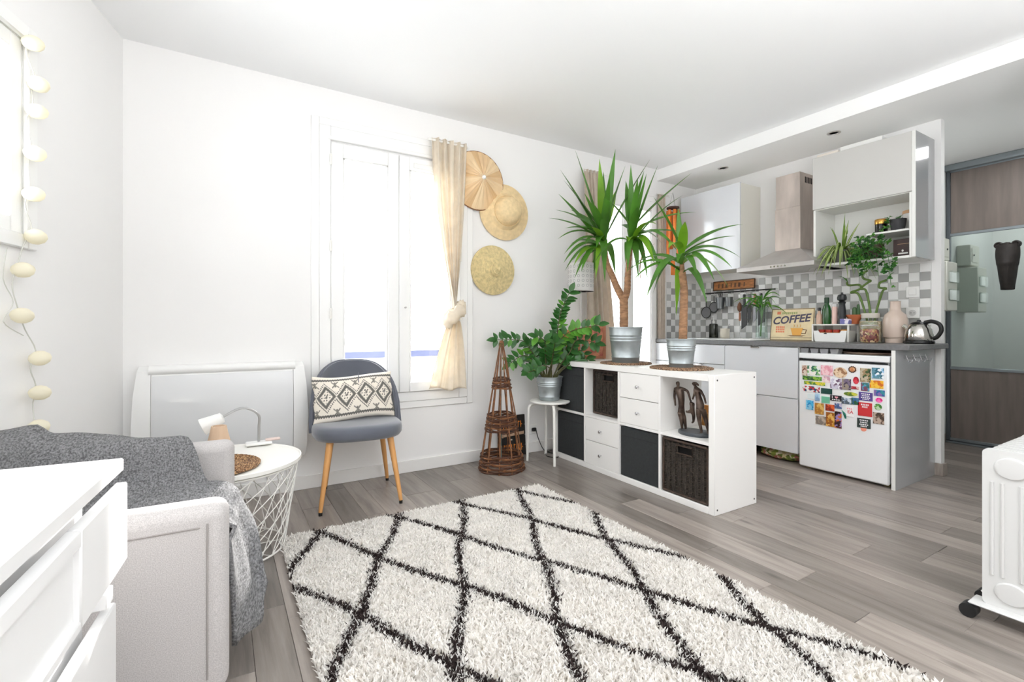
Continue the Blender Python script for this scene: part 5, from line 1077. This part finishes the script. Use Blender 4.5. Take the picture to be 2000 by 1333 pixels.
def knife(L_,w,hm,bm):
    def f(t):
        MB().box(-.022,-.012,-.13,-.008,.012,-.03,.004).build('handle',hm,t); MB().prism([(-w/2,-.13),(w/2,-.13),(w/2,-L_),(-w/2,-L_+.04)],'x',-.017,-.013).build('blade',bm,t)
    return f
BLD=mat('knife_steel',(.42,.42,.43),.25,.9)
for y,lb,L_,w,hm in ((2.715,'broad dark bladed cleaver on the rail',.36,.055,BLACK),(2.665,'grey handled knife beside the cleaver on the rail',.30,.03,mat('grey_handle',(.45,.45,.48),.5)),(2.61,'knife with reddish wooden handle on the rail',.30,.035,BRD),(2.55,'long black spatula, rightmost of the hanging knives',.33,.065,BLACK)):
    ut('knife' if 'spatula' not in lb else 'spatula',lb,y,knife(L_,w,hm,BLD if 'cleaver' not in lb and 'spatula' not in lb else mat('dark_blade',(.17,.17,.17),.35,.5)))
ws=thing('wooden_sign','narrow worn wooden sign above the utensil rail','sign',(4.245,2.845,1.44)); ws.rotation_euler=(0,math.radians(6),0)
MB().box(-.008,-.215,-.045,.008,.215,.045,.002).build('plank',mat('worn_orange_wood',(.68,.45,.27),.7,var=.3,vscale=9,stretch=(1,2,8)),ws)
for q in ((-.012,-.22,.040,-.007,.22,.048),(-.012,-.22,-.048,-.007,.22,-.040),(-.012,-.22,-.04,-.007,-.212,.04),(-.012,.212,-.04,-.007,.22,.04)): MB().box(*q,b=.001).build('frame_bar',mat('dark_frame_wood',(.25,.20,.16),.6),ws)
for j in range(7): MB().box(-.0088,.15-j*.045,-.022,-.0078,.162-j*.045+.006*(j%3),.02,0).build('worn_letter',mat('dark_sign_print',(.36,.25,.18),.7),ws,smooth=0)
# ---------------- open shelf contents ----------------
spd=thing('spider_plant','striped spider plant trailing from the open wall shelf','potted plant',(4.06,1.82,1.5185))
MB().lathe([(0,0),(.045,0),(.058,.10),(.054,.10),(.045,.02)],20).build('pot',mat('grey_pot',(.45,.45,.44),.6),spd); MB().lathe([(.052,.085),(0,.09)],16).build('soil',SOIL,spd)
SG=mat('spider_leaf_green',(.50,.63,.28),.45,var=.2,vscale=8,trans=.3); SW=mat('spider_leaf_cream',(.87,.89,.66),.45,trans=.3)
random.seed(17)
for i in range(52):
    g=random.uniform(.52*PI,1.6*PI) if i<46 else random.uniform(0,2*PI); L_=random.uniform(.12,.24)
    a=Vector((.02*math.cos(g),.02*math.sin(g),.095)); dz=random.uniform(-.24,-.03) if i<44 else random.uniform(.08,.26)
    e=a+Vector((min(.12,L_*.9*math.cos(g)),L_*.85*math.sin(g),dz)); 
    if abs(e.y)>.12 and i>30: e.y*=.6
    c_=a+(e-a)*.45+Vector((0,0,.14 if dz<0 else .03)); l=strap(a,c_,e,.016,SG,spd); strap(a+Vector((0,0,.0015)),c_+Vector((0,0,.002)),e+Vector((-.001,0,.001)),.0055,SW,l)
ivy=thing('ivy_plant','dense green ivy trailing down in front of the tiles','potted plant',(4.04,1.60,1.5185))
MB().lathe([(0,0),(.05,0),(.062,.11),(.058,.11),(.05,.02)],20).build('pot',mat('dark_brown_pot',(.28,.20,.16),.6),ivy); MB().lathe([(.056,.095),(0,.10)],16).build('soil',SOIL,ivy)
IV=[mat('ivy_leaf',(.20,.44,.15),.4,var=.25,vscale=12,trans=.2),mat('ivy_leaf_bright',(.32,.56,.20),.4,var=.2,vscale=12,trans=.25),mat('ivy_leaf_dark',(.14,.33,.13),.4,var=.2,vscale=12,trans=.15)]
def ivyleaf(m_):
    pts_=[(0,-.3),(.12,-.5),(.42,-.38),(.55,-.05),(.80,-.22),(1.05,0)]; pts_=[(x,-y) for x,y in pts_[::-1]]+pts_
    b=MB(); s_=.034; vs=[(x*s_,y*s_,-.006*abs(y)*2-.004*x) for x,y in [(0,0)]+[(0,.3),(.12,.5),(.42,.38),(.55,.10),(.80,.22),(1.05,0),(.80,-.22),(.55,-.10),(.42,-.38),(.12,-.5),(0,-.3)]]
    return b.add(vs,[(0,i,i+1) for i in range(1,11)]+[(0,11,1)]).mesh('leaf',m_,180,False)
il=[ivyleaf(m_) for m_ in IV]
random.seed(23)
vn=[]
for i in range(9):
    y0=random.uniform(-.07,.07); yy=[-.13,-.10,-.06,-.02,.02,.05,.08,.10,-.15][i]; low=[-.20,-.10,-.13,-.06,-.12,-.05,-.10,.0,-.08][i]
    P=[(0,y0*.4,.10),(-.05,y0,.13),(-.115,yy*.7,.06),(-.12,yy,.0),(-.12,yy-.01,low*.5),(-.115,yy*1.05-.01,low)]
    vn.append(catmull(P,6)); MB().tube(vn[-1],.0016,5).build('vine',GL2,ivy)
for i in range(250):
    if i<150:
        g=random.uniform(0,2*PI); r=random.random()**.5; x=-.06+.07*math.cos(g)*r; y=.125*math.sin(g)*r; z=.07+.12*random.uniform(-1,1)*(1-r*r*.4); p=Vector((x,y,z))
        if p.x>-.035 and p.z<.10: p.x=-.04-.07*random.random()
    else:
        v_=random.choice(vn); p=v_[random.randint(int(len(v_)*.45),len(v_)-1)]+Vector((random.uniform(-.02,.012),random.uniform(-.022,.022),random.uniform(-.02,.02)))
    d=Vector((random.uniform(-.8,-.05),random.uniform(-1,1),random.uniform(-.9,.35))); M_=frame(p,d,(-.9,random.uniform(-.5,.5),random.uniform(-.1,.9)))@Matrix.Scale(random.uniform(.6,1.0),4)
    inst(random.choice(il),'leaf',ivy,mw=M_)
zs=1.7065
lob('canister','white canister with pale wooden lid on the small inner shelf','canister',(4.19,1.425,zs),[('body',[(0,0),(.052,0),(.054,.004),(.054,.13),(0,.13)],mat('white_ceramic',(.93,.92,.91),.25),28),('lid',[(.055,.131),(.056,.135),(.056,.150),(.054,.153),(0,.153)],mat('pale_beech_lid',(.83,.66,.50),.5),28)])
lob('candle_jar','black candle jar with gold lid on the inner shelf','candle',(4.12,1.585,zs),[('jar_body',[(0,0),(.036,0),(.038,.004),(.038,.075),(0,.075)],mat('black_glass',(.07,.065,.06),.15),24),('lid',[(.039,.076),(.040,.08),(.040,.108),(.037,.112),(0,.112)],mat('gold_metal',(.86,.66,.34),.25,1),24)])
su=lob('succulent','small leafy plant in dark tilted pot in front of the canister','potted plant',(4.08,1.47,zs),[('pot',[(0,0),(.036,0),(.050,.085),(.046,.085),(.036,.02)],mat('charcoal_pot',(.20,.20,.21),.6),20),('soil',[(.045,.075),(0,.078)],SOIL,14)])
for i in range(26):
    g=random.uniform(0,2*PI); p=Vector((.02*math.cos(g)-.02,.035*math.sin(g)+.02,random.uniform(.06,.115))); 
    if i<10: p=Vector((-.045,.05+random.uniform(-.015,.02),random.uniform(.0,.09)))
    inst(il[1] if i%2 else il[0],'leaf',su,mw=frame(p,(math.cos(g)-.4,math.sin(g),random.uniform(-.2,.8)),(-.6,0,.7))@Matrix.Scale(.8,4))
bb=thing('tea_box','dark brown tea box with pale emblem at bottom right of the open shelf','box',(4.07,1.425,1.5185)); MB().box(-.04,-.055,0,.04,.055,.125,.002).build('carton',mat('dark_brown_card',(.24,.17,.16),.5),bb)
MB().box(-.0412,-.03,.02,-.04,.025,.030,0).build('label_strip',LAB,bb); MB().prism([(.006*math.cos(2*PI*k/12),.043+.008*math.sin(2*PI*k/12)) for k in range(12)],'x',-.0412,-.04).build('emblem',LAB,bb); MB().box(-.0412,-.04,.088,-.04,.03,.092,0).build('label_strip',mat('gold_print',(.62,.50,.38),.5),bb)
bt=thing('dark_jar','dark jar standing on the open shelf behind the spider plant','jar',(4.17,1.72,1.5185)); MB().lathe([(0,0),(.04,0),(.042,.10),(.03,.12),(.03,.14),(0,.14)],20).build('body',mat('brown_black_glass',(.14,.12,.12),.2),bt)
bc=thing('spice_box','small dark box at bottom left of the open shelf','box',(4.10,1.915,1.5185)); MB().box(-.05,-.025,0,.05,.025,.055,.002).build('carton',rampmat('dark_box_print',[(.20,.15,.12),(.45,.36,.28),(.14,.11,.10)],45,.5),bc)
# ceiling spots
for x,y,lb in ((3.90,1.80,'recessed ceiling spotlight nearer the right wall cabinet'),(3.90,2.72,'recessed ceiling spotlight above the left wall cabinet')):
    t=thing('ceiling_spotlight',lb,'spotlight',(x,y,ZS)); MB().lathe([(.045,0),(.045,-.004),(.034,-.007),(.030,-.002),(.03,.0)],28).build('ring',STEEL,t); MB().lathe([(0,-.0015),(.029,-.0015)],20).build('lens',mat('spot_lens',(.75,.75,.74),.3),t)
# ---------------- hall ----------------
ALU=mat('brushed_aluminium',(.62,.65,.67),.35,.8); DW=mat('grey_brown_oak_panel',(.50,.455,.43),.5,var=.12,vscale=3,stretch=(1,7,.7))
MIR=mat('tinted_mirror',(.86,.90,.885),.05,.95)
for k,(ya,yb) in enumerate(((1.10,1.655),(.66,1.09))):
    sd=thing('sliding_door',['grey oak sliding door with mirror panel at the hall end','second grey oak sliding door beside the mirror door'][k],'sliding door',(5.60,0,0))
    MB().box(0,ya,.03,.03,yb,.66,.001).build('lower_panel',DW,sd); MB().box(0,ya,1.87,.03,yb,2.42,.001).build('upper_panel',DW,sd); MB().box(.002,ya,.68,.028,yb,1.85,.001).build('mirror_panel',MIR,sd)
    for z in(.02,.655,1.845,2.415): MB().box(-.008,ya,z,.032,yb,z+.025,.002).build('rail',ALU,sd)
    for y in(ya,yb-.03): MB().box(-.010,y,.02,.034,y+.03,2.44,.003).build('stile',mat('dark_aluminium',(.42,.44,.46),.4,.7),sd)
struct(MB().box(5.54,.66,2.425,5.655,1.655,2.478,.003).build('trim_1',ALU)); struct(MB().box(5.56,.66,0,5.655,1.655,.015,.003).build('trim_2',ALU))
mk=thing('carved_mask','dark carved wooden animal mask hung on the mirror door','mask',(5.6015,1.262,1.53))
MSK=mat('dark_carved_wood',(.19,.165,.155),.65,bump=.4,bscale=60,var=.25,vscale=16)
def maskf(u,v):
    z=.185-.37*v; w=.078*(1-.45*v**1.6)*(.9+.1*math.sin(PI*min(1,v*2.2))); a=(2*u-1)
    return (-.075*math.sqrt(max(0,1-a*a))*(.7+.5*math.sin(PI*v))-.012*math.exp(-((v-.42)/.05)**2),w*a,z)
b=MB(); b.grid(maskf,24,26); b.add([(0,.07,.185),(0,-.07,.185),(0,-.043,-.185),(0,.043,-.185)],[(0,1,2,3)]); b.build('face',MSK,mk,smooth=60)
for s_ in(-1,1):
    b=MB(Matrix.Translation((-.012,s_*.052,.19))@Matrix.Rotation(-PI/2,4,'Y')); b.lathe([(.027,-.01),(.029,.005),(.026,.016),(.018,.018),(.012,.010),(0,.008)],20); b.build('ear',MSK,mk)
MB().lathe([(0,-.02),(.028,-.01),(.032,.01),(.024,.028),(0,.034)],18,c=(-.03,0,.175),sx=.7).build('brow',MSK,mk)
for zz,h,dp,nm,lb in ((1.60,.19,.10,'meter_box','small pale electric box high on the hall wall'),(1.17,.41,.15,'fuse_box','tall pale electric meter box with clear covers below the small one')):
    t=thing(nm,lb,'electric box',(5.12,1.66,zz)); MB().box(0,-dp,0,.23,0,h,.006).build('casing',mat('aged_white_plastic',(.84,.84,.80),.5),t)
    if 'meter' in nm: MB().box(.05,-dp-.004,.03,.20,-dp,h-.03,.003).build('cover',mat('aged_white_plastic',(.84,.84,.80),.5),t); MB().tube([(.16,-dp-.01,h*.5),(.16,-dp-.003,h*.5)],.008,8).build('knob',BLACK,t)
    else:
        for k in range(2): MB().box(.03,-dp-.02,.08+k*.15,.21,-dp,.18+k*.15,.006).build('clear_cover',JAR,t); MB().box(.05,-dp-.006,.09+k*.15,.19,-dp,.17+k*.15,.002).build('breaker_row',WPLAST,t)
# ---------------- oil radiator ----------------
RAD=mat('radiator_enamel',(.85,.85,.845),.3)
ra=thing('oil_radiator','white oil filled radiator on castors at the right edge','radiator',(2.31,.585,0))
def finpoly(w,z0,z1,r):
    o=[]
    for cy,cz,a0 in ((-r,z0+r,-PI/2),(-r,z1-r,0),(-w+r,z1-r,PI/2),(-w+r,z0+r,PI)):
        for k in range(6): a=a0+k*PI/10; o.append((cy+r*math.cos(a),cz+r*math.sin(a)))
    return o
fm=MB().prism(finpoly(.15,.06,.60,.022),'x',-.006,.006).mesh('fin',RAD)
MB().prism(finpoly(.15,.055,.603,.016),'x',0,.022).build('end_plate',RAD,ra)
for i in range(9): inst(fm,'fin',ra,(.058+i*.046,0,0))
for z in(.545,.115):
    MB().tube([(.01,-.075,z),(.47,-.075,z)],.026,14).build('oil_pipe',RAD,ra)
    b=MB(Matrix.Translation((0,-.075,z))@Matrix.Rotation(-PI/2,4,'Y')); b.lathe([(.044,-.002),(.044,.004),(.040,.008),(.030,.009),(0,.009)],32,sx=.85); b.build('embossed_oval',RAD,ra)
for y in(-.026,-.052,-.098,-.124):
    o_=MB(); o_.tube([(-.001,y,.165),(-.001,y,.49)],.0055,8); o_.build('embossed_rib',RAD,ra)
MB().box(-.035,-.16,.047,.05,.03,.056,.004).build('foot_plate',RAD,ra); MB().box(.10,-.16,.047,.18,.03,.056,.004).build('foot_plate',RAD,ra)
for x in(-.02,.14):
    for y in(.028,-.158):
        MB().tube([(x-.022,y,.024),(x+.022,y,.024)],.024,18).build('castor_wheel',mat('black_rubber',(.10,.10,.105),.5),ra); MB().tube([(x,y,.024),(x,y,.05)],.006,8).build('castor_stem',BLACK,ra)
MB().box(.46,-.15,.055,.56,0,.60,.01).build('control_housing',RAD,ra)
